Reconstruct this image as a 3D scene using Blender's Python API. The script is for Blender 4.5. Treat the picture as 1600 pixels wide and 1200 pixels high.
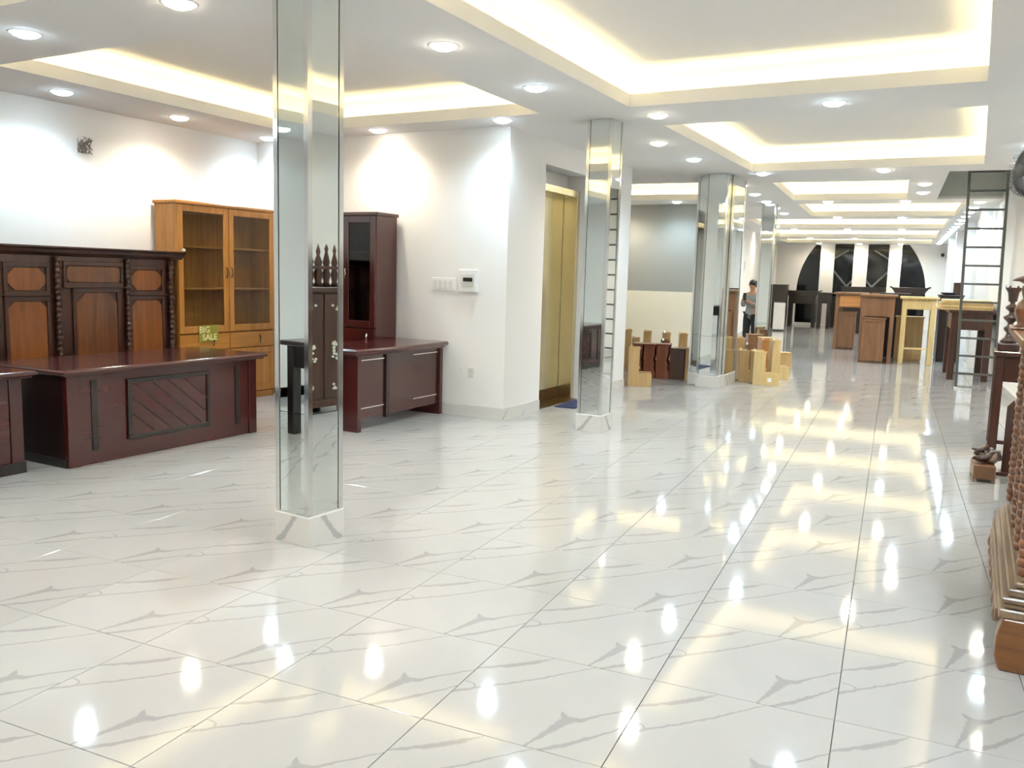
import bpy, bmesh, math, random
from mathutils import Vector, Matrix
random.seed(7)
for o in list(bpy.data.objects): bpy.data.objects.remove(o)
SC = bpy.context.scene
COL = SC.collection
R = math.radians
# ------------------------------------------------------------------ camera
F_PX = 1328.6566; YAW = -0.494207213; PITCH = -0.12590282; ROLL = 0.0281266753; CAM_H = 1.6411827
cam = bpy.data.objects.new('camera', bpy.data.cameras.new('camera')); COL.objects.link(cam)
cam.data.sensor_fit = 'HORIZONTAL'; cam.data.sensor_width = 36.0; cam.data.lens = F_PX / 1600 * 36.0
cam.data.clip_start = 0.05; cam.data.clip_end = 200
_f = Vector((math.sin(YAW) * math.cos(PITCH), math.cos(YAW) * math.cos(PITCH), math.sin(PITCH)))
_r = Vector((math.cos(YAW), -math.sin(YAW), 0)); _u = _r.cross(_f)
_r2 = math.cos(ROLL) * _r + math.sin(ROLL) * _u; _u2 = -math.sin(ROLL) * _r + math.cos(ROLL) * _u
CAMP = Vector((0, 0, CAM_H))
cam.matrix_world = Matrix(((_r2.x, _u2.x, -_f.x, 0), (_r2.y, _u2.y, -_f.y, 0), (_r2.z, _u2.z, -_f.z, CAM_H), (0, 0, 0, 1)))
SC.camera = cam
def project(p):
    d = Vector(p) - CAMP; z = d.dot(_f)
    return (800 + F_PX * d.dot(_r2) / z, 600 - F_PX * d.dot(_u2) / z, z) if z > 0.05 else (-1e6, -1e6, z)
# ------------------------------------------------------------------ world, exposure
W = bpy.data.worlds.new('night_outside'); SC.world = W; W.use_nodes = True
W.node_tree.nodes['Background'].inputs[0].default_value = (0.012, 0.016, 0.026, 1)
W.node_tree.nodes['Background'].inputs[1].default_value = 1.0
SC.view_settings.view_transform = 'Standard'; SC.view_settings.look = 'None'
SC.view_settings.gamma = 1.0; SC.view_settings.use_curve_mapping = False
SC.view_settings.exposure = 0.74
SC.cycles.max_bounces = 7; SC.cycles.diffuse_bounces = 4; SC.cycles.glossy_bounces = 5
SC.cycles.use_adaptive_sampling = True; SC.cycles.adaptive_threshold = 0.03
SC.cycles.transparent_max_bounces = 12; SC.cycles.caustics_reflective = False; SC.cycles.caustics_refractive = False
SC.cycles.use_light_tree = False; SC.cycles.sample_clamp_indirect = 6.0
SC.cycles.use_denoising = True
WARM = (1.0, 0.89, 0.73); COOL = (0.66, 0.86, 1.0); NEUT = (1.0, 0.95, 0.88); COVE = (1.0, 0.81, 0.40)
SPOT_W = 56.0; LENS_E = 24.0; COVE_E = 25.0
# ------------------------------------------------------------------ materials
def lin(c):
    return tuple((v / 255 / 12.92 if v / 255 <= 0.04045 else ((v / 255 + 0.055) / 1.055) ** 2.4) for v in c)
class NT:
    def __init__(s, name):
        s.m = bpy.data.materials.new(name); s.m.use_nodes = True; s.t = s.m.node_tree
        s.bsdf = s.t.nodes['Principled BSDF']
    def n(s, typ, **kw):
        nd = s.t.nodes.new(typ)
        for k, v in kw.items(): setattr(nd, k, v)
        return nd
    def link(s, a, b): s.t.links.new(a, b)
    def setin(s, nd, i, v):
        if hasattr(v, 'is_output') or isinstance(v, bpy.types.NodeSocket): s.link(v, nd.inputs[i])
        else: nd.inputs[i].default_value = v
    def math(s, op, a, b=0.0, c=None, clamp=False):
        nd = s.n('ShaderNodeMath', operation=op, use_clamp=clamp)
        s.setin(nd, 0, a); s.setin(nd, 1, b)
        if c is not None: s.setin(nd, 2, c)
        return nd.outputs[0]
    def vmath(s, op, a, b=None):
        nd = s.n('ShaderNodeVectorMath', operation=op); s.setin(nd, 0, a)
        if b is not None: s.setin(nd, 3 if op == 'SCALE' else 1, b)
        return nd.outputs['Value'] if op in ('DOT_PRODUCT', 'LENGTH') else nd.outputs[0]
    def mixc(s, fac, a, b):
        nd = s.n('ShaderNodeMix', data_type='RGBA'); s.setin(nd, 0, fac)
        for i, v in ((6, a), (7, b)):
            if isinstance(v, tuple): nd.inputs[i].default_value = (*v[:3], 1)
            else: s.link(v, nd.inputs[i])
        return nd.outputs[2]
def plain(name, rgb, rough=0.5, metal=0.0, spec=0.5, coat=0.0, noise=0.0, nscale=4.0, bump=0.0):
    t = NT(name); b = t.bsdf; c = lin(rgb)
    b.inputs['Roughness'].default_value = rough; b.inputs['Metallic'].default_value = metal
    b.inputs['Specular IOR Level'].default_value = spec; b.inputs['Coat Weight'].default_value = coat
    b.inputs['Coat Roughness'].default_value = 0.08
    if noise or bump:
        tc = t.n('ShaderNodeTexCoord'); nz = t.n('ShaderNodeTexNoise'); nz.inputs['Scale'].default_value = nscale
        nz.inputs['Detail'].default_value = 4
        t.link(tc.outputs['Object'], nz.inputs['Vector'])
        t.link(t.mixc(nz.outputs[0], tuple(v * (1 - noise) for v in c), tuple(min(1, v * (1 + noise)) for v in c)), b.inputs['Base Color'])
        if bump:
            bp = t.n('ShaderNodeBump'); bp.inputs['Strength'].default_value = bump; bp.inputs['Distance'].default_value = 0.01
            t.link(nz.outputs[0], bp.inputs['Height']); t.link(bp.outputs[0], b.inputs['Normal'])
    else: b.inputs['Base Color'].default_value = (*c, 1)
    return t.m
def wood(name, dark, light, rough=0.35, coat=0.3, axis='z', scale=1.0):
    t = NT(name); b = t.bsdf
    tc = t.n('ShaderNodeTexCoord'); mp = t.n('ShaderNodeMapping')
    st = {'z': (9, 9, 0.7), 'x': (0.7, 9, 9), 'y': (9, 0.7, 9)}[axis]
    mp.inputs['Scale'].default_value = tuple(v * scale for v in st)
    t.link(tc.outputs['Object'], mp.inputs['Vector'])
    nz = t.n('ShaderNodeTexNoise'); nz.inputs['Scale'].default_value = 1.6; nz.inputs['Detail'].default_value = 6; nz.inputs['Distortion'].default_value = 0.8
    t.link(mp.outputs[0], nz.inputs['Vector'])
    n2 = t.n('ShaderNodeTexNoise'); n2.inputs['Scale'].default_value = 14; n2.inputs['Detail'].default_value = 3
    t.link(mp.outputs[0], n2.inputs['Vector'])
    f = t.math('ADD', t.math('MULTIPLY', nz.outputs[0], 0.75), t.math('MULTIPLY', n2.outputs[0], 0.25))
    rp = t.n('ShaderNodeMapRange'); rp.inputs[1].default_value = 0.3; rp.inputs[2].default_value = 0.7; t.link(f, rp.inputs[0])
    t.link(t.mixc(rp.outputs[0], lin(dark), lin(light)), b.inputs['Base Color'])
    b.inputs['Roughness'].default_value = rough; b.inputs['Coat Weight'].default_value = coat; b.inputs['Coat Roughness'].default_value = 0.12
    bp = t.n('ShaderNodeBump'); bp.inputs['Strength'].default_value = 0.08; bp.inputs['Distance'].default_value = 0.004
    t.link(n2.outputs[0], bp.inputs['Height']); t.link(bp.outputs[0], b.inputs['Normal'])
    return t.m
def emit(name, rgb, strength, sample=True):
    t = NT(name); b = t.bsdf; b.inputs['Base Color'].default_value = (0.8, 0.8, 0.8, 1)
    b.inputs['Emission Color'].default_value = (*rgb, 1); b.inputs['Emission Strength'].default_value = strength
    if not sample: t.m.cycles.emission_sampling = 'NONE'   # its spot lamp carries the light; the lens is only seen
    return t.m
def clear_glass(name, tint=(0.9, 0.93, 0.92)):
    t = NT(name); t.t.nodes.remove(t.bsdf)
    tr = t.n('ShaderNodeBsdfTransparent'); tr.inputs[0].default_value = (*tint, 1)
    gl = t.n('ShaderNodeBsdfGlossy'); gl.inputs['Roughness'].default_value = 0.03
    mx = t.n('ShaderNodeMixShader'); mx.inputs[0].default_value = 0.05; t.link(tr.outputs[0], mx.inputs[1]); t.link(gl.outputs[0], mx.inputs[2])
    t.link(mx.outputs[0], t.t.nodes['Material Output'].inputs[0])
    return t.m
# polished marble print: grey veins in tile coordinates (same print on every tile), laid as poly-lines of changing width
VEINS = [
 [(-.02, .645, .008), (.17, .785, .020), (.285, .895, .019), (.375, .99, .003)],
 [(-.01, .325, .015), (.10, .435, .010), (.36, .675, .008), (.66, 1.02, .004)],
 [(.02, .485, .006), (.075, .475, .005), (.10, .43, .005)],
 [(.585, -.02, .005), (.645, .17, .020), (.695, .33, .036), (.643, .415, .003)],
 [(.695, .34, .034), (.765, .365, .018), (.82, .437, .010), (1.02, .66, .004)],
 [(.64, -.03, .012), (.76, .086, .016), (.867, .224, .010), (1.01, .42, .005)],
]
def marble(name, base=(178, 178, 178), vein=(94, 94, 97), rough=0.06, coords='UV', scale=1.0, rot=0.0, spec=0.5, smooth=False):
    t = NT(name); b = t.bsdf
    tc = t.n('ShaderNodeTexCoord'); mp = t.n('ShaderNodeMapping')
    mp.inputs['Scale'].default_value = (scale,) * 3; mp.inputs['Rotation'].default_value = (0, 0, rot)
    t.link(tc.outputs['UV'], mp.inputs['Vector'])
    nz = t.n('ShaderNodeTexNoise'); nz.inputs['Scale'].default_value = 20; nz.inputs['Detail'].default_value = 4; t.link(mp.outputs[0], nz.inputs['Vector'])
    off = t.vmath('SCALE', t.vmath('SUBTRACT', nz.outputs['Color'], (0.5, 0.5, 0.5)), 0.035)
    p = t.vmath('ADD', mp.outputs[0], off)
    fl = t.n('ShaderNodeVectorMath', operation='MULTIPLY'); t.link(p, fl.inputs[0]); fl.inputs[1].default_value = (1, 1, 0); p = fl.outputs[0]
    acc = None
    for line in VEINS:
        for (x0, y0, w0), (x1, y1, w1) in zip(line[:-1], line[1:]):
            ba = Vector((x1 - x0, y1 - y0, 0)); L2 = ba.length_squared
            pa = t.vmath('SUBTRACT', p, (x0, y0, 0))
            h = t.math('DIVIDE', t.vmath('DOT_PRODUCT', pa, tuple(ba)), L2, clamp=True)
            d = t.vmath('LENGTH', t.vmath('SUBTRACT', pa, t.vmath('SCALE', tuple(ba), h)))
            wd = t.math('MULTIPLY_ADD', h, w1 - w0, w0)
            v = t.math('SUBTRACT', 1.3, t.math('DIVIDE', d, wd))
            acc = v if acc is None else t.math('MAXIMUM', acc, v)
    mask = t.math('MULTIPLY', acc, 1.6, clamp=True)
    n2 = t.n('ShaderNodeTexNoise'); n2.inputs['Scale'].default_value = 3; n2.inputs['Detail'].default_value = 3; t.link(mp.outputs[0], n2.inputs['Vector'])
    bc = lin(base)
    basec = t.mixc(n2.outputs[0], tuple(v * 0.95 for v in bc), tuple(min(1, v * 1.04) for v in bc))
    t.link(t.mixc(t.math('MULTIPLY', mask, 0.33 if name == 'polished_marble_tile' else 0.7), basec, lin(vein)), b.inputs['Base Color'])
    b.inputs['Roughness'].default_value = rough; b.inputs['Specular IOR Level'].default_value = spec
    if name == 'polished_marble_tile': b.inputs['IOR'].default_value = 1.52
    return t.m
MT = {}
MT['tile'] = marble('polished_marble_tile')
MT['skirt'] = marble('marble_skirting', base=(222, 220, 216), vein=(160, 160, 162), rough=0.12, scale=1.0)
MT['grout'] = plain('grout', (150, 148, 145), 0.8)
MT['wall'] = plain('white_wall_paint', (243, 241, 238), 0.7, noise=0.015, nscale=2)
MT['ceil'] = plain('white_ceiling_paint', (248, 247, 245), 0.75, noise=0.01, nscale=2)
MT['grey_wall'] = plain('grey_wall_paint', (158, 159, 153), 0.7, noise=0.02)
MT['cream_wall'] = plain('cream_wall_paint', (238, 232, 212), 0.7, noise=0.015)
MT['hatch'] = plain('hatch_shaft', (206, 208, 202), 0.8)
MT['mirror'] = plain('mirror_glass', (232, 238, 236), 0.012, metal=1.0)
MT['chrome'] = plain('chrome_trim', (228, 229, 228), 0.10, metal=1.0)
MT['gap'] = plain('black_gap', (22, 24, 26), 0.5)
MT['steel'] = plain('grey_steel', (96, 98, 94), 0.4, metal=0.6)
MT['gold'] = plain('brushed_gold_steel', (216, 206, 172), 0.22, metal=1.0, noise=0.05, nscale=30)
MT['dark_gold'] = plain('dark_gold', (104, 78, 38), 0.3, metal=1.0)
MT['white'] = plain('white_plastic', (238, 238, 236), 0.4)
MT['white_trim'] = plain('white_trim', (246, 246, 244), 0.35)
MT['black'] = plain('black_plastic', (20, 20, 20), 0.4)
MT['mahog'] = wood('mahogany', (56, 19, 17), (70, 24, 21), 0.22, 0.5, 'x', .5)
MT['mahog_z'] = wood('mahogany_upright', (54, 18, 16), (68, 23, 20), 0.22, 0.5, 'z', .5)
MT['mahog_dk'] = wood('mahogany_dark', (22, 12, 12), (42, 22, 20), 0.35, 0.3, 'z')
MT['ebony'] = wood('ebony', (14, 11, 10), (34, 26, 22), 0.35, 0.3, 'z')
MT['rose'] = wood('rosewood', (40, 19, 11), (76, 38, 22), 0.35, 0.35, 'z')
MT['panel_or'] = wood('orange_panel', (104, 56, 22), (146, 84, 36), 0.35, 0.35, 'z')
MT['oak'] = wood('oak', (162, 106, 46), (198, 140, 70), 0.38, 0.25, 'z')
MT['oak_x'] = wood('oak_horizontal', (162, 106, 46), (198, 140, 70), 0.38, 0.25, 'x')
MT['brown'] = wood('brown_wood', (104, 72, 48), (134, 96, 66), 0.4, 0.2, 'z')
MT['brown_lt'] = wood('light_brown_wood', (168, 112, 58), (196, 140, 82), 0.4, 0.2, 'x')
MT['pale'] = wood('pale_wood', (200, 172, 116), (226, 202, 148), 0.42, 0.15, 'z')
MT['tan'] = wood('tan_wood', (172, 140, 92), (202, 172, 122), 0.42, 0.15, 'z')
MT['redb'] = wood('red_brown_wood', (96, 46, 28), (136, 74, 48), 0.4, 0.2, 'z')
MT['altar'] = wood('altar_wood', (74, 38, 18), (128, 76, 40), 0.32, 0.35, 'z')
MT['altar_lt'] = wood('altar_light_wood', (100, 62, 30), (138, 88, 44), 0.32, 0.35, 'x')
MT['weather'] = wood('dusty_wood', (104, 84, 66), (150, 128, 106), 0.5, 0.1, 'y')
MT['glass'] = clear_glass('cabinet_glass')
MT['dkglass'] = clear_glass('smoked_glass', (0.30, 0.30, 0.32))
MT['night'] = plain('night_window_glass', (20, 24, 27), 0.06, spec=0.35)
MT['mull'] = plain('window_bar', (112, 118, 122), 0.4, metal=0.4)
MT['pearl'] = plain('mother_of_pearl', (222, 220, 205), 0.2)
MT['cardgold'] = plain('gold_card', (150, 142, 60), 0.4, noise=0.2, nscale=30)
MT['cardtext'] = plain('pale_gold_lettering', (236, 232, 170), 0.4)
MT['mat_blue'] = plain('navy_mat', (30, 38, 78), 0.9, noise=0.2, nscale=60)
MT['fan_grey'] = plain('grey_fan_plastic', (92, 92, 94), 0.4)
MT['skin'] = plain('skin', (180, 132, 104), 0.5); MT['hair'] = plain('black_hair', (18, 15, 14), 0.5)
MT['jacket'] = plain('grey_jacket_cloth', (136, 140, 138), 0.85, noise=0.15, nscale=30)
MT['trouser'] = plain('dark_trouser_cloth', (26, 27, 32), 0.85)
MT['shoe'] = plain('black_shoe', (20, 20, 22), 0.4)
MT['wire_r'] = plain('brown_cable', (150, 132, 122), 0.6); MT['wire_b'] = plain('dark_cable', (96, 90, 88), 0.6)
MT['stain'] = plain('grey_plug_plate', (220, 219, 214), 0.6)
MT['lens_w'] = emit('warm_lens', WARM, LENS_E, False); MT['lens_c'] = emit('cool_lens', COOL, LENS_E, False); MT['lens_n'] = emit('neutral_lens', NEUT, LENS_E, False)
MT['cove'] = emit('cove_strip', COVE, COVE_E)
# ------------------------------------------------------------------ mesh helpers
class MB:
    def __init__(s): s.v = []; s.f = []; s.sm = []; s.mi = []
    def add(s, vs, fs, smooth=False, mi=0):
        k = len(s.v); s.v += [tuple(v) for v in vs]
        for f in fs: s.f.append(tuple(i + k for i in f)); s.sm.append(smooth); s.mi.append(mi)
        return s
    def box(s, x0, x1, y0, y1, z0, z1, M=None, mi=0):
        vs = [(x, y, z) for z in (z0, z1) for y in (y0, y1) for x in (x0, x1)]
        if M is not None: vs = [M @ Vector(v) for v in vs]
        return s.add(vs, [(0, 2, 3, 1), (4, 5, 7, 6), (0, 1, 5, 4), (2, 6, 7, 3), (0, 4, 6, 2), (1, 3, 7, 5)], mi=mi)
    def prism(s, poly, a0, a1, axis='y', M=None):
        # poly in the two other axes; extruded along axis
        n = len(poly)
        def pt(p, a): return {'y': (p[0], a, p[1]), 'x': (a, p[0], p[1]), 'z': (p[0], p[1], a)}[axis]
        vs = [pt(p, a0) for p in poly] + [pt(p, a1) for p in poly]
        if M is not None: vs = [M @ Vector(v) for v in vs]
        fs = [tuple(range(n)), tuple(range(2 * n - 1, n - 1, -1))] + [(i, i + n, (i + 1) % n + n, (i + 1) % n) for i in range(n)]
        return s.add(vs, fs)
    def lathe(s, prof, cx=0, cy=0, seg=16, M=None, smooth=True):
        vs = []; fs = []
        for r, z in prof:
            for k in range(seg):
                a = 2 * math.pi * k / seg; vs.append((cx + r * math.cos(a), cy + r * math.sin(a), z))
        for i in range(len(prof) - 1):
            for k in range(seg):
                fs.append((i * seg + k, i * seg + (k + 1) % seg, (i + 1) * seg + (k + 1) % seg, (i + 1) * seg + k))
        fs.append(tuple(range(seg - 1, -1, -1))); fs.append(tuple((len(prof) - 1) * seg + k for k in range(seg)))
        if M is not None: vs = [M @ Vector(v) for v in vs]
        return s.add(vs, fs, smooth)
    def tube(s, pts, r, seg=8, closed=False):
        pts = [Vector(p) for p in pts]; n = len(pts); vs = []; fs = []
        for i, p in enumerate(pts):
            d = (pts[min(i + 1, n - 1)] - pts[max(i - 1, 0)]).normalized()
            u = d.cross(Vector((0, 0, 1)))
            if u.length < 1e-3: u = d.cross(Vector((1, 0, 0)))
            u.normalize(); w = d.cross(u); rr = r[i] if isinstance(r, (list, tuple)) else r
            for k in range(seg):
                a = 2 * math.pi * k / seg; vs.append(p + u * rr * math.cos(a) + w * rr * math.sin(a))
        for i in range(n - 1):
            for k in range(seg): fs.append((i * seg + k, i * seg + (k + 1) % seg, (i + 1) * seg + (k + 1) % seg, (i + 1) * seg + k))
        fs += [tuple(range(seg - 1, -1, -1)), tuple((n - 1) * seg + k for k in range(seg))]
        return s.add(vs, fs, True)
    def build(s, name, mat, parent=None, bev=0.0, seg=1, uv=None):
        me = bpy.data.meshes.new(name); me.from_pydata(s.v, [], s.f)
        for m in (mat if isinstance(mat, (list, tuple)) else [mat]): me.materials.append(MT[m] if isinstance(m, str) else m)
        me.polygons.foreach_set('use_smooth', s.sm); me.polygons.foreach_set('material_index', s.mi)
        bm = bmesh.new(); bm.from_mesh(me); bmesh.ops.recalc_face_normals(bm, faces=bm.faces); bm.to_mesh(me); bm.free()
        if uv:
            ul = me.uv_layers.new(name='UVMap')
            for lp in me.loops: ul.data[lp.index].uv = uv(me.vertices[lp.vertex_index].co)
        me.update()
        o = bpy.data.objects.new(name, me); COL.objects.link(o)
        if parent: o.parent = parent
        if bev:
            b = o.modifiers.new('bevel', 'BEVEL'); b.width = bev; b.segments = seg; b.limit_method = 'ANGLE'; b.angle_limit = R(40)
        return o
def box(name, mat, parent, x0, x1, y0, y1, z0, z1, bev=0.003, M=None):
    return MB().box(x0, x1, y0, y1, z0, z1, M).build(name, mat, parent, bev)
def tag(o, label=None, cat=None, group=None, kind=None):
    for k, v in (('label', label), ('category', cat), ('group', group), ('kind', kind)):
        if v: o[k] = v
    return o
def thing(name, label, cat, loc=(0, 0, 0), rz=0.0, group=None):
    o = bpy.data.objects.new(name, None); COL.objects.link(o); o.empty_display_size = 0.1
    o.location = loc; o.rotation_euler = (0, 0, rz)
    return tag(o, label, cat, group)
def struct(o): o['kind'] = 'structure'; return o
def dup(root, loc, rz, label=None, group=None):
    r = root.copy(); COL.objects.link(r); r.location = loc; r.rotation_euler = (0, 0, rz)
    if label: r['label'] = label
    if group: r['group'] = group
    for ch in list(root.children):
        c = ch.copy(); COL.objects.link(c); c.parent = r
        for g in list(ch.children):
            d = g.copy(); COL.objects.link(d); d.parent = c
    return r
# ------------------------------------------------------------------ frames
CE = 3.285                                   # ceiling height
A_R = R(4.3); RO = Vector((-3.09, 14.5))     # the far hall is turned by 4.3 degrees
def rear(u, v, z=0.0): return Vector((RO.x + u * math.cos(A_R) - v * math.sin(A_R), RO.y + u * math.sin(A_R) + v * math.cos(A_R), z))
RM = Matrix.Translation((RO.x, RO.y, 0)) @ Matrix.Rotation(A_R, 4, 'Z')
# ------------------------------------------------------------------ floor of marble tiles
TS = 0.7; A_T = R(4.4152); TO = Vector((-3.0751, 2.3753))
def tile_at(i, j): return Vector((TO.x + (i * math.cos(A_T) - j * math.sin(A_T)) * TS, TO.y + (i * math.sin(A_T) + j * math.cos(A_T)) * TS, 0))
floor = struct(MB().box(-11, 3, -4, 40, -0.06, -0.011).build('floor', 'grout'))
g = 0.0016
def tile_mb(mb, M=None):
    e = 0.0012; a, b = g, TS - g
    vs = [(a, a, -0.01), (b, a, -0.01), (b, b, -0.01), (a, b, -0.01), (a, a, -e), (b, a, -e), (b, b, -e), (a, b, -e),
          (a + e, a + e, 0), (b - e, a + e, 0), (b - e, b - e, 0), (a + e, b - e, 0)]
    if M is not None: vs = [M @ Vector(v) for v in vs]
    fs = [(8, 9, 10, 11)] + [(i, (i + 1) % 4, (i + 1) % 4 + 4, i + 4) for i in range(4)] + [(i + 4, (i + 1) % 4 + 4, (i + 1) % 4 + 8, i + 8) for i in range(4)]
    return mb.add(vs, fs)
cells = []
for i in range(-14, 9):
    for j in range(-11, 52):
        c = tile_at(i + .5, j + .5)
        if c.y < -1.2 or c.y > 37.5 or c.x > (1.4 if c.y < 14.6 else 1.1 - 0.075 * (c.y - 14.6)) or c.x < (-8.9 if c.y < 18.6 else -5.2 - 0.125 * (c.y - 18)): continue
        x, y, z = project((c.x, c.y, 0))
        vis = -60 < x < 1660 and -60 < y < 1300
        hidden = c.y > 8.6 and c.x < -4.75 and c.y < 12
        cells.append((0 if vis and not hidden else 1, c.length, i, j))
cells.sort()
proto = tile_mb(MB()).build('tile', 'tile', floor, uv=lambda co: (co.x / TS, co.y / TS))
far = MB(); first = True
fuv = []
for k, (vv, dd, i, j) in enumerate(cells):
    p = tile_at(i, j)
    if k < 300:
        o = proto if first else proto.copy()
        if not first: COL.objects.link(o); o.parent = floor
        first = False
        o.location = p; o.rotation_euler = (0, 0, A_T)
    else:
        tile_mb(far, Matrix.Translation(p) @ Matrix.Rotation(A_T, 4, 'Z'))
def far_uv(co):
    d = Vector((co.x - TO.x, co.y - TO.y)); x = (d.x * math.cos(A_T) + d.y * math.sin(A_T)) / TS; y = (-d.x * math.sin(A_T) + d.y * math.cos(A_T)) / TS
    return (x, y)
fo = far.build('far_tiles', 'tile', floor)
ul = fo.data.uv_layers.new(name='UVMap')
for pl in fo.data.polygons:
    cx, cy = far_uv(pl.center); bx, by = math.floor(cx), math.floor(cy)
    for li in pl.loop_indices:
        u_, v_ = far_uv(fo.data.vertices[fo.data.loops[li].vertex_index].co); ul.data[li].uv = (u_ - bx, v_ - by)
fo['kind'] = 'stuff'
# ------------------------------------------------------------------ ceiling with lit coves
LIP = 0.075; TR = 0.19; UPH = 0.33; SLAB = 0.045
def ceiling_section(name, rect, coves, openings=(), loc=(0, 0, 0), rz=0.0):
    x0, x1, y0, y1 = rect
    holes = [c[:4] for c in coves] + list(openings)
    xs = sorted({x0, x1, *[h[0] for h in holes], *[h[1] for h in holes]}); ys = sorted({y0, y1, *[h[2] for h in holes], *[h[3] for h in holes]})
    bm = bmesh.new(); cache = {}
    def V(x, y):
        if (x, y) not in cache: cache[(x, y)] = bm.verts.new((x, y, 0))
        return cache[(x, y)]
    for a, b in zip(xs[:-1], xs[1:]):
        for c, d in zip(ys[:-1], ys[1:]):
            mx, my = (a + b) / 2, (c + d) / 2
            if any(h[0] < mx < h[1] and h[2] < my < h[3] for h in holes): continue
            bm.faces.new((V(a, c), V(a, d), V(b, d), V(b, c)))
    r = bmesh.ops.extrude_face_region(bm, geom=list(bm.faces))
    bmesh.ops.translate(bm, vec=(0, 0, SLAB), verts=[e for e in r['geom'] if isinstance(e, bmesh.types.BMVert)])
    bmesh.ops.recalc_face_normals(bm, faces=bm.faces)
    me = bpy.data.meshes.new(name); bm.to_mesh(me); bm.free(); me.materials.append(MT['ceil'])
    o = bpy.data.objects.new(name, me); COL.objects.link(o); o.location = loc; o.rotation_euler = (0, 0, rz); struct(o)
    for (a, b, c, d) in [h[:4] for h in coves]:
        lip = MB(); w = 0.02
        lip.box(a - w, a, c - w, d + w, SLAB, LIP + SLAB); lip.box(b, b + w, c - w, d + w, SLAB, LIP + SLAB)
        lip.box(a, b, c - w, c, SLAB, LIP + SLAB); lip.box(a, b, d, d + w, SLAB, LIP + SLAB)
        lip.build('cove_lip', 'ceil', o)
        rc = MB(); t = 0.03; A, B, C_, D = a - TR, b + TR, c - TR, d + TR
        rc.box(A - t, A, C_ - t, D + t, SLAB, UPH); rc.box(B, B + t, C_ - t, D + t, SLAB, UPH)
        rc.box(A, B, C_ - t, C_, SLAB, UPH); rc.box(A, B, D, D + t, SLAB, UPH)
        rc.box(A - t, B + t, C_ - t, D + t, UPH, UPH + t)
        rec = rc.build('cove_recess', 'ceil', o)
        e = 0.10; hw = 0.012; z0, z1 = SLAB + .004, SLAB + 0.02
        for q in ((a - e - hw, a - e + hw, c - e, d + e), (b + e - hw, b + e + hw, c - e, d + e), (a - e + .03, b + e - .03, c - e - hw, c - e + hw), (a - e + .03, b + e - .03, d + e - hw, d + e + hw)):
            MB().add([(q[0], q[2], z1), (q[1], q[2], z1), (q[1], q[3], z1), (q[0], q[3], z1)], [(0, 1, 2, 3)]).build('light_strip', 'cove', rec)
    return o
COVES_F = [(-7.42, -4.04, 4.45, 7.94), (-3.08, -0.06, 4.28, 7.93), (-3.08, -0.05, 8.98, 13.06), (-7.42, -4.04, 0.0, 3.47), (-3.08, -0.06, 0.0, 3.55), (-7.9, -4.45, 13.3, 17.45)]
ceiling_section('ceiling', (-8.7, 1.25, -1.0, 13.6), COVES_F[:5], loc=(0, 0, CE))
COVES_R = [(0.0, 2.04, 0.06, 3.2), (0.0, 3.08, 4.06, 7.4), (-1.7, 3.06, 8.28, 11.93), (-1.9, 3.06, 13.0, 17.0), (-2.1, 3.06, 18.2, 21.1), (-4.6, -1.2, -0.1, 2.92)]
ceiling_section('ceiling', (-6.2, 4.0, -1.15, 23.0), COVES_R, openings=[(2.55, 3.62, -0.94, 3.2)], loc=(RO.x, RO.y, CE + 0.002), rz=A_R)
hs = MB(); t = .03
for q in ((2.55 - t, 2.55, -0.94 - t, 3.2 + t), (3.62, 3.62 + t, -0.94 - t, 3.2 + t), (2.55, 3.62, -0.94 - t, -0.94), (2.55, 3.62, 3.2, 3.2 + t)): hs.box(*q, SLAB, .75)
hs.box(2.55 - t, 3.62 + t, -0.94 - t, 3.2 + t, .75, .78)
ho = hs.build('trim_1', 'hatch'); ho.location = (RO.x, RO.y, CE + .004); ho.rotation_euler = (0, 0, A_R); struct(ho)
# ------------------------------------------------------------------ walls
def wall(name, poly, z0, z1, mat='wall'):
    return struct(MB().prism(poly, z0, z1, 'z').build(name, mat))
wall('wall_left', [(-8.65, -.75), (-8.45, -.75), (-8.45, 8.45), (-8.65, 8.45)], 0, CE)
wall('wall_near', [(-8.65, -.95), (1.2, -.95), (1.2, -.75), (-8.65, -.75)], 0, CE)
wall('wall_right', [(1.0, -.75), (1.2, -.75), (1.2, 13.7), (1.0, 13.7)], 0, CE)
# lift block: wall with the desk in front, return with the lift doorway
DX = -4.66; DY0, DY1 = 9.36, 10.62; NZ = 2.99
wall('wall_back', [(-8.65, 8.45), (DX, 8.45), (DX, 8.65), (-8.65, 8.65)], 0, CE)
wall('wall_lift', [(DX - .36, 8.65), (DX, 8.65), (DX, DY0), (DX - .36, DY0)], 0, CE)
wall('wall_lift', [(DX - .35, DY1), (DX, DY1), (DX, 12.25), (DX - .35, 12.25)], 0, CE)
wall('wall_lift', [(DX - .35, DY0), (DX, DY0), (DX, DY1), (DX - .35, DY1)], NZ, CE)
wall('wall_lift', [(-8.65, 12.05), (DX - .35, 12.05), (DX - .35, 12.25), (-8.65, 12.25)], 0, CE)
wall('wall_recess', [(-8.65, 12.25), (-8.45, 12.25), (-8.45, 18.4), (-8.65, 18.4)], 0, CE)
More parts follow.
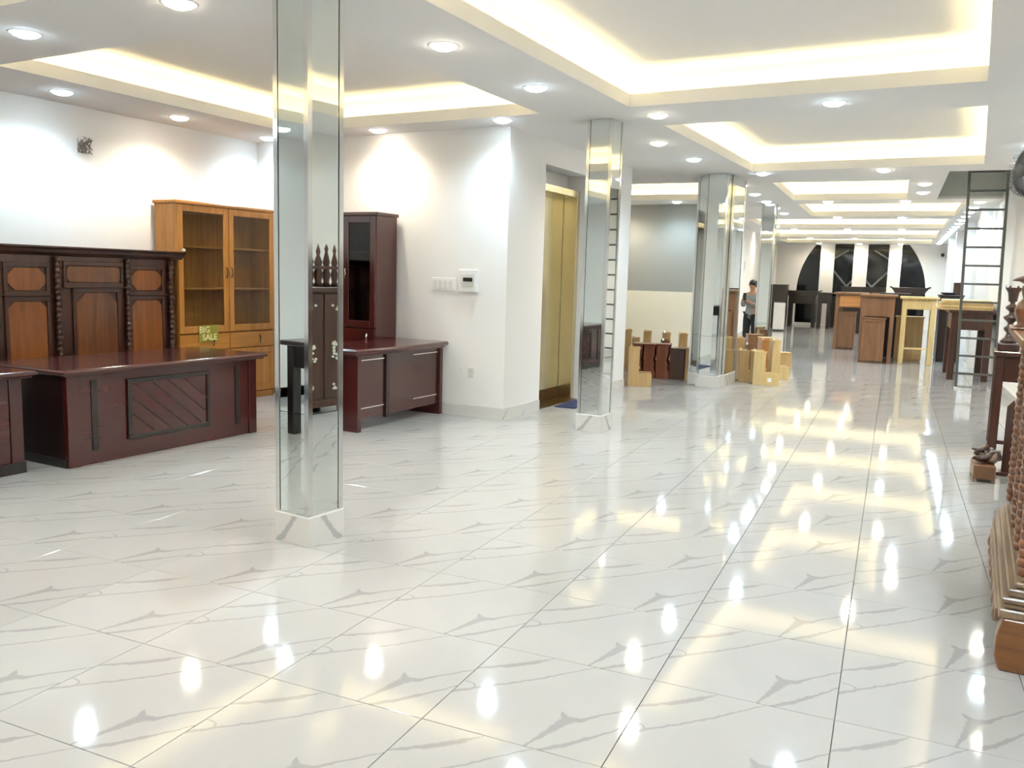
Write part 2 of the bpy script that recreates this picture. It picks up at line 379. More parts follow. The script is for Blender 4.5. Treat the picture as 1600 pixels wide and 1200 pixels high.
# door to the lift
door = struct(MB().box(DX - .35, DX - .30, DY0, DY1, 2.70, NZ).build('door_1', 'wall'))
for (a, b) in ((DY0 + .002, (DY0 + DY1) / 2 - .03), ((DY0 + DY1) / 2 - .028, DY1 - .09)):
    box('door_leaf', 'gold', door, DX - .325, DX - .30, a, b, 0.012, 2.70, 0.002)
fm = MB(); fm.box(DX - .30, DX - .10, DY1 - .09, DY1 - .002, 0.0, 2.79); fm.box(DX - .30, DX - .10, DY0, DY1 - .09, 2.70, 2.79)
fm.build('door_frame', 'gold', door, 0.004)
box('door_sill', 'dark_gold', door, DX - .30, DX - .02, DY0 + .002, DY1 - .09, 0.0, 0.006, 0.0)
box('dark_reflection', 'dark_gold', door, DX - .302, DX - .295, DY0 + .01, DY1 - .1, 0.014, 0.16, 0.0)  # darker gold strip painting the reflection low on the door
# grey and cream wall of the far recess, rear walls
def rot_wall(name, u0, u1, v0, v1, z0, z1, mat='wall'):
    return struct(MB().box(u0, u1, v0, v1, z0, z1, RM).build(name, mat))
GV = 3.9
rot_wall('wall_grey', -6.2, -2.05, GV, GV + .2, 1.405, CE, 'grey_wall')
rot_wall('wall_grey', -6.2, -2.05, GV - .003, GV + .2, 0, 1.405, 'cream_wall')
wl0 = rear(-2.05, GV + .2); wl1 = Vector((-7.4, 36.9))
wall('wall_far_left', [(wl0.x - .2, wl0.y), (wl0.x, wl0.y), (wl1.x, wl1.y), (wl1.x - .2, wl1.y)], 0, CE)
rot_wall('wall_far_right', 3.66, 3.86, -0.9, 22.3, 0, CE)
for k, v in enumerate((5.3, 9.2, 13.1, 17.2)): rot_wall('trim_%d' % (k + 2), 3.46, 3.66, v, v + .45, 0, CE, 'wall')
# end wall with the arched night window
VW = 22.05
ew = MB()
cxw = -0.0; 
def far_u(x): return (x - RO.x) * math.cos(A_R) + (36.0 - RO.y) * math.sin(A_R)
uL, uR = far_u(-6.47), far_u(-1.68); uc = (uL + uR) / 2; rw = (uR - uL) / 2
AH = 2.75                                         # pointed-round arch rising behind the ceiling edge
def arch(sgn, n=14):
    pts = []
    for i in range(n + 1):
        t = i / n; z = 1.35 + t * (CE - 1.35)
        k = max(0.0, (z - 1.35) / AH)
        pts.append((uc + sgn * rw * math.sqrt(max(0, 1 - k * k)), z))
    return pts
aL = arch(-1); aR = arch(1)
lw_ = struct(MB().prism([(-5.2, 0), (uL, 0)] + aL + [(-5.2, CE)], VW, VW + .2, 'y', RM).build('wall_end', 'wall'))
struct(MB().prism([(4.0, 0), (uR, 0)] + aR + [(4.0, CE)], VW, VW + .2, 'y', RM).build('wall_end', 'wall'))
b_ = [far_u(x) for x in (-5.60, -5.08, -4.36, -3.84, -3.08, -2.62)]
for k in range(3): rot_wall('trim_%d' % (k + 6), b_[2 * k], b_[2 * k + 1], VW - .14, VW + .2, 0, CE)
rot_wall('wall_end', uL, uR, VW + .06, VW + .2, 0, 0.10)
edges = [(uL - .3, b_[0]), (b_[1], b_[2]), (b_[3], b_[4]), (b_[5], uR + .3)]
for k, (a, b) in enumerate(edges):
    wn = struct(MB().box(a, b, VW + .12, VW + .14, 0.10, CE, RM).build('window_%d' % (k + 1), 'night'))
    if k in (1, 2):
        m = MB(); s_ = 1 if k == 1 else -1; a0, b0 = (a, b) if s_ == 1 else (b, a)
        def strip(p, q):
            p, q = Vector((p[0], 0, p[1])), Vector((q[0], 0, q[1])); d = (q - p).normalized(); nrm = Vector((-d.z, 0, d.x)) * .035
            m.prism([(x.x, x.z) for x in (p - nrm, q - nrm, q + nrm, p + nrm)], VW + .08, VW + .118, 'y', RM)
        mid = a0 + (b0 - a0) * .72
        strip((a0, 2.22), (mid, 1.62)); strip((mid, 1.62), (b0, 1.86)); strip((mid, 1.62), (mid, 0.2)); strip((a0, 2.72), (a0 + (b0 - a0) * .7, 3.05))
        m.build('window_bar', 'mull', wn)
struct(MB().box(-5.2, 4.0, VW + .5, VW + .6, -0.1, CE, RM).build('wall_outside', 'gap'))
# skirting of marble
def skirt(name, pts, h=0.13, th=0.012, mat='skirt'):
    for k, (p, q) in enumerate(zip(pts[:-1], pts[1:])):
        p, q = Vector(p), Vector(q); d = (q - p); L = d.length; ang = math.atan2(d.y, d.x)
        M = Matrix.Translation((p.x, p.y, 0)) @ Matrix.Rotation(ang, 4, 'Z')
        inv = M.inverted()
        struct(MB().box(0, L, -th, 0, 0.0, h, M).build(name, mat, uv=lambda co: ((inv @ co).x / .7 + .25, (inv @ co).z / .7 + .55)))
skirt('baseboard_left', [(-8.45, 8.45), (-8.45, -.75)][::-1], th=-0.012)
skirt('baseboard_back', [(-8.44, 8.45), (DX, 8.45)])
skirt('baseboard_lift', [(DX, 8.438), (DX, DY0)]); skirt('baseboard_lift', [(DX, DY1), (DX, 12.25)])
skirt('baseboard_grey', [rear(-6.2, GV - .003).xy, rear(-2.05, GV - .003).xy])
skirt('baseboard_far_left', [wl0.xy, wl1.xy])
skirt('baseboard_far_right', [rear(3.66, 22).xy, rear(3.66, -.9).xy])
skirt('baseboard_right', [(1.0, 13.7), (1.0, -.75)])
# ------------------------------------------------------------------ ceiling downlights
def downlight_proto(kind):
    t = thing('downlight', 'x', 'downlight')
    ring = MB().lathe([(0.094, 0.012), (0.098, -0.006), (0.112, -0.004), (0.116, 0.0), (0.116, 0.01)], seg=20).build('rim', 'white_trim', t)
    MB().lathe([(0.0005, -0.034), (0.05, -0.031), (0.082, -0.018), (0.095, 0.002), (0.0005, 0.004)], seg=20).build('lens', {'w': 'lens_w', 'c': 'lens_c', 'n': 'lens_n'}[kind], t)  # lens wider and domed: the lamp's bloom is put into its shape
    ld = bpy.data.lights.new('lamp', 'SPOT'); ld.energy = SPOT_W; ld.color = {'w': WARM, 'c': COOL, 'n': NEUT}[kind]
    ld.spot_size = R(156); ld.spot_blend = 1.0; ld.shadow_soft_size = 0.06
    l = bpy.data.objects.new('lamp', ld); COL.objects.link(l); l.parent = t; l.location = (0, 0, -0.10)
    return t
DP = {}
def downlight(kind, x, y, label, group, z=CE):
    if kind not in DP: t = DP[kind] = downlight_proto(kind); t.location = (x, y, z)
    else: t = dup(DP[kind], (x, y, z), 0)
    tag(t, label, 'downlight', group); return t
GN = 'recessed downlights over the front hall'
for k, x, y, lab in [
  ('c', -6.19, 3.93, 'cool white downlight at the top left edge of the ceiling'), ('w', -4.55, 3.90, 'warm downlight cut by the top edge left of the near mirrored column'),
  ('c', -7.90, 5.36, 'cool white downlight above the wire tangle on the left wall'), ('w', -7.92, 6.76, 'warm downlight above the oak bookcase left side'),
  ('c', -8.00, 8.19, 'cool white downlight in the back corner half behind the near column'), ('w', -6.27, 8.18, 'warm downlight against the back wall above the dark bookcase'),
  ('c', -4.57, 8.10, 'cool white downlight at the wall corner beside the gold lift door'), ('w', -3.54, 5.38, 'warm downlight just right of the near mirrored column'),
  ('c', -3.54, 6.85, 'cool white downlight between the left cove and the large cove'), ('w', -2.95, 8.40, 'warm downlight just right of the second mirrored column top'),
  ('w', -3.52, 10.08, 'warm downlight behind the second mirrored column, upper of two'), ('c', -3.52, 11.55, 'cool downlight left of the third mirrored column top'),
  ('c', -1.28, 8.37, 'large cool downlight between the two biggest coves'), ('c', -2.98, 13.30, 'cool downlight at the left corner below the second big cove'),
  ('w', -1.30, 13.35, 'warm downlight in the strip below the second big cove')]: downlight(k, x, y, lab, GN)
for k, x, y in [('w', 0.43, 9.9), ('c', 0.43, 11.5), ('w', 0.43, 13.0), ('c', 0.45, 8.3), ('c', .45, 5.0), ('w', .45, 6.6), ('c', 0.45, 3.2), ('w', .45, 1.4), ('c', -1.3, 3.9), ('w', -2.9, 3.9), ('w', -3.54, 2.0), ('c', -3.54, 0.4), ('w', -7.9, 2.2), ('c', -7.9, 0.5), ('c', -5.8, -0.4), ('w', -1.4, -0.4)]:
    downlight(k, x, y, 'recessed downlight seen only as a bright spot in the polished floor or mirrors', 'downlights outside the frame')
GF = 'recessed downlights over the far hall'
for k, u, v, lab in [('w', -.56, .45, 'warm downlight right of the third mirrored column top'), ('c', -.55, 1.9, 'cool downlight left of the short third cove'),
  ('w', 2.28, .6, 'warm downlight beside the ceiling hatch, upper of two'), ('c', 2.28, 1.95, 'cool downlight beside the ceiling hatch, lower of two'),
  ('w', .62, 3.55, 'left warm downlight under the short third cove'), ('w', 2.02, 3.6, 'right warm downlight under the short third cove'),
  ('w', .55, 7.72, 'left warm downlight under the fourth cove'), ('c', 1.98, 7.8, 'right cool downlight under the fourth cove')]:
    p = rear(u, v); downlight(k, p.x, p.y, lab, GF, CE + .002)
for v in (12.45, 17.6, 21.5):
    for i, u in enumerate((-.95, .54, 2.0)):
        p = rear(u, v); lab = ['left', 'middle', 'right'][i] + ' tiny warm downlight in the ' + {12.45: 'third', 17.6: 'second', 21.5: 'last'}[v] + ' row before the arched window'
        downlight('w', p.x, p.y, lab, 'farthest downlights', CE + .002)
for i in range(15):
    p = rear(3.3, 3.9 + i * 1.2); downlight('c', p.x, p.y, 'bright downlight in the long row along the far right wall', 'downlights along the far right wall', CE + .002)
for i, v in enumerate((3.4, 4.9, 6.4, 8.5, 11, 14)):
    p = rear(-.55 - max(0, v - 8) * .25, v); downlight('cw'[i % 2], p.x, p.y, ['nearest', 'second nearest', 'third', 'fourth', 'fifth', 'farthest'][i] + ' small downlight in the row over the far mirrored column', 'downlights left of the far coves', CE + .002)
for k, u, v, lab in [('w', -3.55, 3.28, 'warm downlight against the grey wall, left one'), ('c', -2.35, 3.28, 'cool downlight against the grey wall, right one')]:
    p = rear(u, v); downlight(k, p.x, p.y, lab, 'downlights by the grey wall', CE + .002)
# ------------------------------------------------------------------ mirrored columns
def column(label, poly_boxes, loc, rz=0.0, h=CE, seam=0.80):
    """poly_boxes: list of (x0,x1,y0,y1, faces) in local space"""
    t = thing('mirror_column', label, 'column', loc, rz, 'mirror-clad columns of the hall')
    base = 0.185
    core = MB(); pl = MB(); cap = MB()
    for (x0, x1, y0, y1, faces) in poly_boxes:
        core.box(x0 + .012, x1 - .012, y0 + .012, y1 - .012, 0.0, h - .002)
        pl.box(x0 - .006, x1 + .006, y0 - .006, y1 + .006, 0.0, base - .012); cap.box(x0 - .005, x1 + .005, y0 - .005, y1 + .005, base - .012, base)
        tw = .034
        for sx in (0, 1):
            for sy in (0, 1):
                cx = x1 if sx else x0; cy = y1 if sy else y0
                dx = -1 if sx else 1; dy = -1 if sy else 1
                m = MB()
                xa, xb = sorted((cx, cx + dx * tw)); ya, yb = sorted((cy, cy + dy * .004)); m.box(xa, xb, ya, yb, base, h - .004)
                xa, xb = sorted((cx, cx + dx * .004)); ya, yb = sorted((cy + dy * .004, cy + dy * tw)); m.box(xa, xb, ya, yb, base, h - .004)
                m.build('corner_trim', 'chrome', t)
        e = .0375; d0, d1 = .006, .012
        for fc in faces:
            for (za, zb) in ((base + .002, seam - .002), (seam + .002, h - .004)):
                if fc == 'f': q = (x0 + e, x1 - e, y0 + d0, y0 + d1)
                elif fc == 'b': q = (x0 + e, x1 - e, y1 - d1, y1 - d0)
                elif fc == 'r': q = (x1 - d1, x1 - d0, y0 + e, y1 - e)
                else: q = (x0 + d0, x0 + d1, y0 + e, y1 - e)
                MB().box(*q, za, zb).build('mirror_panel', 'mirror', t)
    core.build('core', 'gap', t)  # black, so the shadow in the trim gaps is painted into the core
    def puv(co): return ((co.x - co.y) / 1.15 + .70, co.z / 1.15 + .06)
    pl.build('plinth', 'skirt', t, uv=puv); cap.build('plinth_cap', 'white_trim', t)
    return t
S = .142
sq = [(-S, S, -S, S, 'fbrl')]
column('nearest tall mirrored column with chrome corners on a marble plinth', sq, (-3.505, 3.915, 0), R(-4.6))
column('mirrored column standing in front of the gold lift door', sq, (-3.565, 8.53, 0), R(-1.5))
column('wide stepped mirrored column between the two clusters of small wooden altars', [(-.29, .29, .0, .75, 'fbrl'), (-.09, .25, -.25, -.002, 'frl')], (-3.69, 13.37, 0), R(1))
column('far narrow mirrored column beside the standing person', sq, (-3.90, 18.28, 0), A_R)
p = rear(-.62, 8.6)
# ------------------------------------------------------------------ furniture: executive desks (local: x along the front, -y to the front)
def moulded_top(t, x0, x1, y0, y1, z0, z1, mat, bow=0.0):
    n = 12 if bow else 1
    front = []
    for i in range(n + 1):
        s_ = i / n; x = x0 + (x1 - x0) * s_
        front.append((x, y0 - bow * (1 - (2 * s_ - 1) ** 2)))
    def ring(ins): 
        k = ins
        return [(max(x0 + k, min(x1 - k, x)), y + k) for x, y in front] + [(x1 - k, y1 - k), (x0 + k, y1 - k)]
    H = z1 - z0
    lv = [(0.03, z0), (0.03, z0 + .25 * H), (0.008, z0 + .35 * H), (0.0, z0 + .5 * H), (0.0, z1 - .25 * H), (0.012, z1)]
    vs = []; fs = []; m = n + 3
    for ins, z in lv: vs += [(x, y, z) for x, y in ring(ins)]
    for i in range(len(lv) - 1):
        for k in range(m): fs.append((i * m + k, i * m + (k + 1) % m, (i + 1) * m + (k + 1) % m, (i + 1) * m + k))
    fs += [tuple(range(m - 1, -1, -1)), tuple((len(lv) - 1) * m + k for k in range(m))]
    return MB().add(vs, fs).build('desk_top', mat, t, 0.003)
def lattice_desk(name, label, loc, rz, x0, x1, depth=.92, H=.805, slots=True):
    t = thing(name, label, 'desk', loc, rz, 'mahogany office desks along the left wall')
    moulded_top(t, x0 - .07, x1 + .09, -.075, depth + .06, H - .055, H, 'mahog')
    box('front_panel', 'mahog', t, x0 + .11, x1 - .10, .012, .035, .0, H - .056)
    box('corner_post', 'mahog_z', t, x0, x0 + .108, .0, .06, 0, H - .056)
    box('corner_post', 'mahog_z', t, x1 - .098, x1, .0, .06, 0, H - .056)
    box('side_panel', 'mahog_dk', t, x0 + .005, x0 + .03, .062, depth, .0, H - .056)  # desk ends in darker mahogany: their shade is put into the colour
    box('side_panel', 'mahog_dk', t, x1 - .03, x1 - .005, .062, depth, .0, H - .056)
    box('kick_board', 'ebony', t, x0 - .012, x0 + .004, .03, depth, .0, .07)
    cx = (x0 + x1) / 2; a, b = cx - .47, cx + .42; z0, z1 = .155, .68; w = .035
    fr = MB(); fr.box(a, b, -.012, .012, z1 - w, z1); fr.box(a, b, -.012, .012, z0, z0 + w); fr.box(a, a + w, -.012, .012, z0 + w, z1 - w); fr.box(b - w, b, -.012, .012, z0 + w, z1 - w)
    fr.build('panel_frame', 'ebony', t, .005)
    lp = box('lattice_panel', 'mahog_z', t, a + w, b - w, .004, .0118, z0 + w, z1 - w, 0)
    L = b - a - 2 * w; hh = z1 - z0 - 2 * w
    def clip(c, sgn):
        pts = []
        for k in range(41):
            x = a + w + L * k / 40; z = z0 + w + c + sgn * (x - a - w) * .8
            if z0 + w + .004 <= z <= z1 - w - .004: pts.append((x, z))
        return pts
    for sgn, cs in ((-1, (.2, .34, .48, .62, .76, .90)),):
        for c in cs:
            p = clip(c, sgn)
            if len(p) < 2: continue
            (ax, az), (bx, bz) = p[0], p[-1]; d = Vector((bx - ax, bz - az)).normalized(); n = Vector((-d.y, d.x)) * .005
            MB().prism([(ax - n.x, az - n.y), (bx - n.x, bz - n.y), (bx + n.x, bz + n.y), (ax + n.x, az + n.y)], .000, .004, 'y').build('lattice_strip', 'mahog_dk', lp)
    if slots:
        for c in (x0 + .245, x1 - .245):
            box('inlay_strip', 'ebony', t, c - .028, c + .028, .003, .0118, .115, .70, .002)
    return t
lattice_desk('office_desk', 'dark red mahogany desk with a framed lattice panel in its front', (-6.30, 5.24, 0), R(90), -1.02, 1.02)
d2 = lattice_desk('office_desk', 'mahogany desk cut off by the left edge of the photo', (-6.47, 2.96, 0), R(90), -1.02, 1.0)
box('kick_board', 'ebony', d2, -1.03, 1.008, -.008, .0, .0, .09, .002)
def bow_desk(loc, rz):
    t = thing('office_desk', 'bow-fronted mahogany desk with thin chrome strips against the switch wall', 'desk', loc, rz, 'mahogany office desks along the left wall')
    H = .865; w = .79
    moulded_top(t, -w - .10, w + .025, -.06, .68, H - .07, H, 'mahog', bow=.06)
    box('side_panel', 'mahog_z', t, -w, -w + .06, .0, .62, 0, H - .07)
    box('side_panel', 'mahog_z', t, w - .06, w, .0, .62, 0, H - .07)
    for (a, b, y, mt) in ((-w + .06, -.30, .03, 'mahog_z'), (-.24, .20, .012, 'mahog_z'), (.20, w - .06, .03, 'mahog_z')):
        box('front_panel', mt, t, a, b, y, y + .025, .13, H - .07)
    box('stile', 'mahog_dk', t, -.30, -.24, .006, .05, .10, H - .07)
    for z in (.235, .735):
        for (a, b) in ((-w + .062, -.302), (.222, w - .062)):
            box('chrome_strip', 'chrome', t, a, b, .022, .0298, z, z + .010, 0)
    for x in (-w + .03, w - .03): MB().lathe([(.022, 0), (.022, .0)], x, .05).build('foot', 'black', t) if False else None
    return t
bow_desk((-5.46, 7.61, 0), R(90))
# ------------------------------------------------------------------ bookcases
def glazed_bookcase(name, label, loc, rz, W_, D, H, mat, matx, glass, low=.80, back=None, handles='black'):
    t = thing(name, label, 'bookcase', loc, rz)
    w = W_ / 2; th = .025
    box('side_panel', mat, t, -w, -w + th, 0.002, D, 0, H - .04); box('side_panel', mat, t, w - th, w, .002, D, 0, H - .04)
    box('back_panel', back or mat, t, -w + th, w - th, D - .015, D, .06, H - .04)
    box('cornice', matx, t, -w - .03, w + .03, -.03, D, H - .04, H, .008)
    box('plinth', matx, t, -w + th, w - th, .006, D - .016, 0, .08)
    box('bottom_board', matx, t, -w + th, w - th, .012, D - .016, .08, .10)
    box('middle_board', matx, t, -w + th, w - th, .012, D - .016, low, low + .03)
    n = 2; hz = H - .04 - low - .03
    for k in (1, 2): box('shelf', matx, t, -w + th, w - th, .03, D - .016, low + .03 + hz * k / 3, low + .05 + hz * k / 3)
    box('stile', mat, t, -.02, .02, .002, .02, .08, H - .04)
    for s_ in (-1, 1):
        a, b = (-w + .004, -.004) if s_ < 0 else (.004, w - .004)
        z0, z1 = low + .01, H - .045; r = .075
        m = MB(); m.box(a, a + r, -.02, -.001, z0, z1); m.box(b - r, b, -.02, -.001, z0, z1); m.box(a + r, b - r, -.02, -.001, z1 - r, z1); m.box(a + r, b - r, -.02, -.001, z0, z0 + r * 1.1)
        dr = m.build('door', mat, t, .003)
        box('pane', glass, dr, a + r - .004, b - r + .004, -.012, -.008, z0 + r * 1.1 - .004, z1 - r + .004, 0)
        hx = b - .035 if s_ < 0 else a + .035
        h = MB().tube([(hx, -.022, low + hz * .45), (hx - .006, -.04, low + hz * .45 + .03), (hx + .006, -.036, low + hz * .45 + .06), (hx - .004, -.04, low + hz * .45 + .1), (hx, -.022, low + hz * .45 + .13)], .006); h.build('handle', handles, dr)
        # drawer and lower door
        df = box('drawer', matx, t, a, b, -.018, -.001, low - .20, low - .005, .004)
        MB().tube([((a + b) / 2 + .12, -.02, low - .05), ((a + b) / 2 + .12, -.035, low - .10), ((a + b) / 2 + .12, -.022, low - .15)], .007).build('handle', handles, df)
        m = MB(); m.box(a, a + r, -.02, -.001, .09, low - .21); m.box(b - r, b, -.02, -.001, .09, low - .21); m.box(a + r, b - r, -.02, -.001, low - .21 - r, low - .21); m.box(a + r, b - r, -.02, -.001, .09, .09 + r)
        ld = m.build('door', mat, t, .003)
        box('door_panel', mat, ld, a + r, b - r, -.012, -.002, .09 + r, low - .21 - r, .004)
    return t
glazed_bookcase('bookcase', 'tall honey oak bookcase with two glass doors in the back left corner', (-8.06, 7.56, 0), R(90), 1.52, .36, 2.40, 'oak', 'oak_x', 'glass', low=.86)
glazed_bookcase('bookcase', 'tall dark mahogany bookcase with black glass behind the bow-fronted desk', (-6.63, 8.02, 0), 0, .94, .40, 2.335, 'mahog_z', 'mahog', 'dkglass', low=.98, back='ebony', handles='chrome')
# sale card on the oak bookcase
def text_obj(body, size, mat, parent, loc, rot, ext=.001, name='lettering', sx=1.0):
    cu = bpy.data.curves.new(name, 'FONT'); cu.body = body; cu.size = size; cu.extrude = ext; cu.align_x = 'CENTER'; cu.align_y = 'CENTER'; cu.offset = size * .02
    o = bpy.data.objects.new(name, cu); COL.objects.link(o); dg = bpy.context.evaluated_depsgraph_get()
    me = bpy.data.meshes.new_from_object(o.evaluated_get(dg)); COL.objects.unlink(o); bpy.data.objects.remove(o)
    o = bpy.data.objects.new(name, me); me.materials.clear(); me.materials.append(MT[mat]); COL.objects.link(o)
    o.parent = parent; o.location = loc; o.rotation_euler = rot; o.scale = (sx, 1, 1); return o
sg = thing('sale_card', 'small gold card reading BIG SALE stuck to the oak bookcase', 'sign', (-8.034, 7.22, .86), R(90))
box('card', 'cardgold', sg, -.15, .15, -.006, -.001, -.10, .10, .001)
text_obj('BIG', .105, 'cardtext', sg, (-.065, -.0068, .045), (R(90), 0, 0)); text_obj('SALE', .10, 'cardtext', sg, (.01, -.0068, -.045), (R(90), 0, 0), sx=1.05)
# ------------------------------------------------------------------ carved altar front by the left wall
def carved_post(t, x, y, z0, z1, r=.03, mat='rose', seg=10):
    m = MB(); n = int((z1 - z0) / .055); prof = []
    for i in range(n * 4 + 1):
        s_ = i / (n * 4); z = z0 + (z1 - z0) * s_
        prof.append((r * (.62 + .38 * abs(math.sin(math.pi * i / 4.0))), z))
    m.lathe(prof, x, y, seg)
    for k in range(n):
        z = z0 + (k + .5) * (z1 - z0) / n; a = k * 1.1
        m.lathe([(.004, z - .02), (.013, z - .008), (.013, z + .008), (.004, z + .02)], x + r * .8 * math.cos(a), y - abs(r * .7 * math.sin(a)) - .004, 6)
    return m.build('carved_post', mat, t)
def oct_panel(m, x0, x1, z0, z1, y0, y1, c, low=True):
    pts = [(x0, z0 + (c if low else 0)), (x0 + (c if low else 0), z0), (x1 - (c if low else 0), z0), (x1, z0 + (c if low else 0)), (x1, z1 - c), (x1 - c, z1), (x0 + c, z1), (x0, z1 - c)]
    if not low: pts = [(x0, z0), (x1, z0), (x1, z1 - c), (x1 - c, z1), (x0 + c, z1), (x0, z1 - c)]
    return m.prism(pts, y0, y1, 'y')
al = thing('carved_sideboard', 'dark carved altar cupboard with orange octagonal panels along the left wall', 'cupboard', (-8.0, 5.7, 0), R(90))
x0, x1 = -1.75, 1.0
box('carcass', 'rose', al, x0, x1, .0, .40, .06, 1.72, .004)
cp = MB()
cp.prism([(-.10, 1.81), (-.10, 1.795), (-.07, 1.78), (-.05, 1.75), (-.03, 1.735), (-.015, 1.72), (.42, 1.72), (.42, 1.81)], x0 - .04, x1 + .10, 'x'); cp.build('cornice', 'rose', al)
box('plinth', 'rose', al, x0 - .02, x1 + .02, -.02, .42, 0, .06)
def framed(a, b, z0_, z1_, cut, mat, low=True, fr=.045):
    m = MB(); m.box(a, b, -.022, -.0005, z1_, z1_ + fr); m.box(a, b, -.022, -.0005, z0_ - fr, z0_); m.box(a, a + fr * .7, -.022, -.0005, z0_, z1_); m.box(b - fr * .7, b, -.022, -.0005, z0_, z1_)
    f = m.build('panel_frame', 'rose', al, .004)
    oct_panel(MB(), a + fr * .7 + .005, b - fr * .7 - .005, z0_ + .005, z1_ - .005, -.014, -.0008, cut, low).build('panel', mat, f, .003)
for a, b in ((-1.62, -1.14), (-.94, -.49), (.40, .86)):
    framed(a, b, 1.372, 1.60, .07, 'panel_or'); framed(a, b, .62, 1.275, .06, 'panel_or', False)
    box('shelf_rail', 'rose', al, a - .02, b + .02, -.05, -.0005, 1.322, 1.334, .004)
framed(-.34, .34, 1.455, 1.625, .03, 'altar'); framed(-.25, .29, .62, 1.355, .10, 'altar', False); box('shelf_rail', 'rose', al, -.36, .36, -.06, -.0005, 1.40, 1.415, .004)
for x in (-1.06, -.42, .375, .93): carved_post(al, x, -.035, .60, 1.71)
lamp_ = MB().lathe([(.004, 0), (.02, .006), (.022, .02), (.014, .034), (.004, .038)], seg=10).build('corner_knob', 'pearl', al); lamp_.location = (x1 + .08, -.08, 1.812)
# ------------------------------------------------------------------ things on the switch wall
def wallthing(name, label, cat, x, z, y=8.45): return thing(name, label, cat, (x, y, z), 0)
sp = wallthing('switch_plate', 'white four-gang light switch plate on the back wall', 'switch', -5.495, 1.528)
box('plate', 'white', sp, -.165, .165, -.012, -.0005, -.075, .075, .004)
for k in range(4): box('rocker', 'stain', sp, -.135 + k * .07, -.085 + k * .07, -.017, -.0122, -.05, .05, .002)
bx_ = wallthing('breaker_box', 'white breaker box with a row of black switches on the back wall', 'breaker box', -5.14, 1.58)
box('case', 'white', bx_, -.125, .125, -.05, -.0005, -.135, .125, .008)
box('window_frame', 'stain', bx_, -.09, .085, -.056, -.0502, -.075, .075, .003)
for k in range(5): box('breaker', 'black', bx_, -.056 + k * .025, -.036 + k * .025, -.066, -.0562, -.012, .032, .001)
pp = wallthing('socket_plate', 'small pale blank socket plate low on the back wall', 'socket', -5.10, .51); box('plate', 'stain', pp, -.04, .04, -.006, -.0005, -.06, .06, .003)
pq = wallthing('cable_stub', 'tiny grey cable stub left of the blank socket plate', 'cable', -5.228, .555); MB().tube([(0, -.0005, -.03), (0, -.01, -.01), (0, -.012, .01), (0, -.0005, .03)], .006).build('stub', 'stain', pq)
# tangle of wires on the left wall
wt = thing('wire_tangle', 'tangle of bare wires sticking out of the left wall', 'wires', (-8.449, 5.93, 2.885), 0)
box('back_box', 'stain', wt, .0005, .008, -.04, .04, -.04, .04)
for k in range(11):
    pts = [(0.012, random.uniform(-.03, .03), random.uniform(-.03, .03))]
    for i in range(5): pts.append((.03 + random.random() * .07, random.uniform(-.085, .085), random.uniform(-.09, .09)))
    MB().tube(pts, .0038, 6).build('wire', 'wire_r' if k % 3 else 'wire_b', wt)
lw2 = thing('hanging_wire', 'thin loose wire end hanging near the ceiling in the back corner', 'wires', (-8.25, 8.449, 2.88), 0)
MB().tube([(0, -.0005, .08), (.0, -.03, .06), (.02, -.035, -.02), (.045, -.03, -.06), (.04, -.02, -.09)], .005, 6).build('wire', 'stain', lw2)
mt_ = thing('door_mat', 'dark navy mat on the floor before the lift door', 'mat', (-4.50, 10.08, 0), R(4)); box('mat', 'mat_blue', mt_, -.14, .14, -.35, .35, 0.0005, .012, .004)
tag(box('notice', 'stain', None, -.12, .12, -.01, 0, -.15, .15, .002), 'small grey notice on the cream wall behind the person', 'notice')
nt = bpy.data.objects['notice']; _d = (wl1 - wl0.xy).normalized(); _t = 8.0; _pp = wl0.xy + _d * _t; nt.location = (_pp.x + .012, _pp.y, 2.15); nt.rotation_euler = (0, 0, math.atan2(_d.y, _d.x) + math.pi)
# ------------------------------------------------------------------ small household altars standing on the floor
def small_altar(label, loc, rz, w, d, h, mat, style=0, tagc=None, group=None):
    t = thing('small_altar', label, 'altar', loc, rz, group)
    th = .022; w2 = w / 2
    if style == 0:    # cupboard shaped: scalloped cheeks
        prof = [(0, 0), (0, h * .18), (d * .18, h * .30), (d * .10, h * .42), (d * .26, h * .55), (d * .12, h * .70), (d * .12, h * .88), (d * .04, h), (d, h), (d, 0)]
    elif style == 1:  # plain box with cut out cheeks
        prof = [(0, 0), (0, h * .34), (d * .55, h * .34), (d * .55, h * .94), (d * .5, h), (d, h), (d, 0)]
    else:
        prof = [(0, 0), (0, h), (d, h), (d, 0)]
    for s_ in (-1, 1):
        a = -w2 if s_ < 0 else w2 - th
        MB().prism(prof, a, a + th, 'x').build('side_panel', mat, t, .002)
    box('back_panel', mat, t, -w2 + th, w2 - th, d - .018, d, .02, h - .01, .002)
    box('base_board', mat, t, -w2 + th, w2 - th, .02, d - .02, .05, .07, .002)
    if style != 1: box('top_board', mat, t, -w2 - .015, w2 + .015, d * .03, d + .01, h, h + .02, .003)
    else:
        MB().prism([(-w2, h * .86), (-w2, h * .97), (-w2 * .5, h * 1.0), (0, h * 1.05), (w2 * .5, h * 1.0), (w2, h * .97), (w2, h * .86)], d - .04, d - .0185, 'y').build('crest_board', mat, t, .002)
    box('front_rail', mat, t, -w2 + th, w2 - th, .0, .018, .0, h * .16, .002)
    box('inner_shelf', mat, t, -w2 + th, w2 - th, d * .5, d - .02, h * .45, h * .45 + .015, .002)
    if tagc: box('price_label', 'white', t, w2 * .2 - .035, w2 * .2 + .035, -.003, -.0003, h * .04, h * .13, 0) if tagc == 1 else box('price_label', 'white', t, -w2 - .003, -w2 - .0003, d * .3, d * .3 + .06, h * .1, h * .22, 0)
    return t
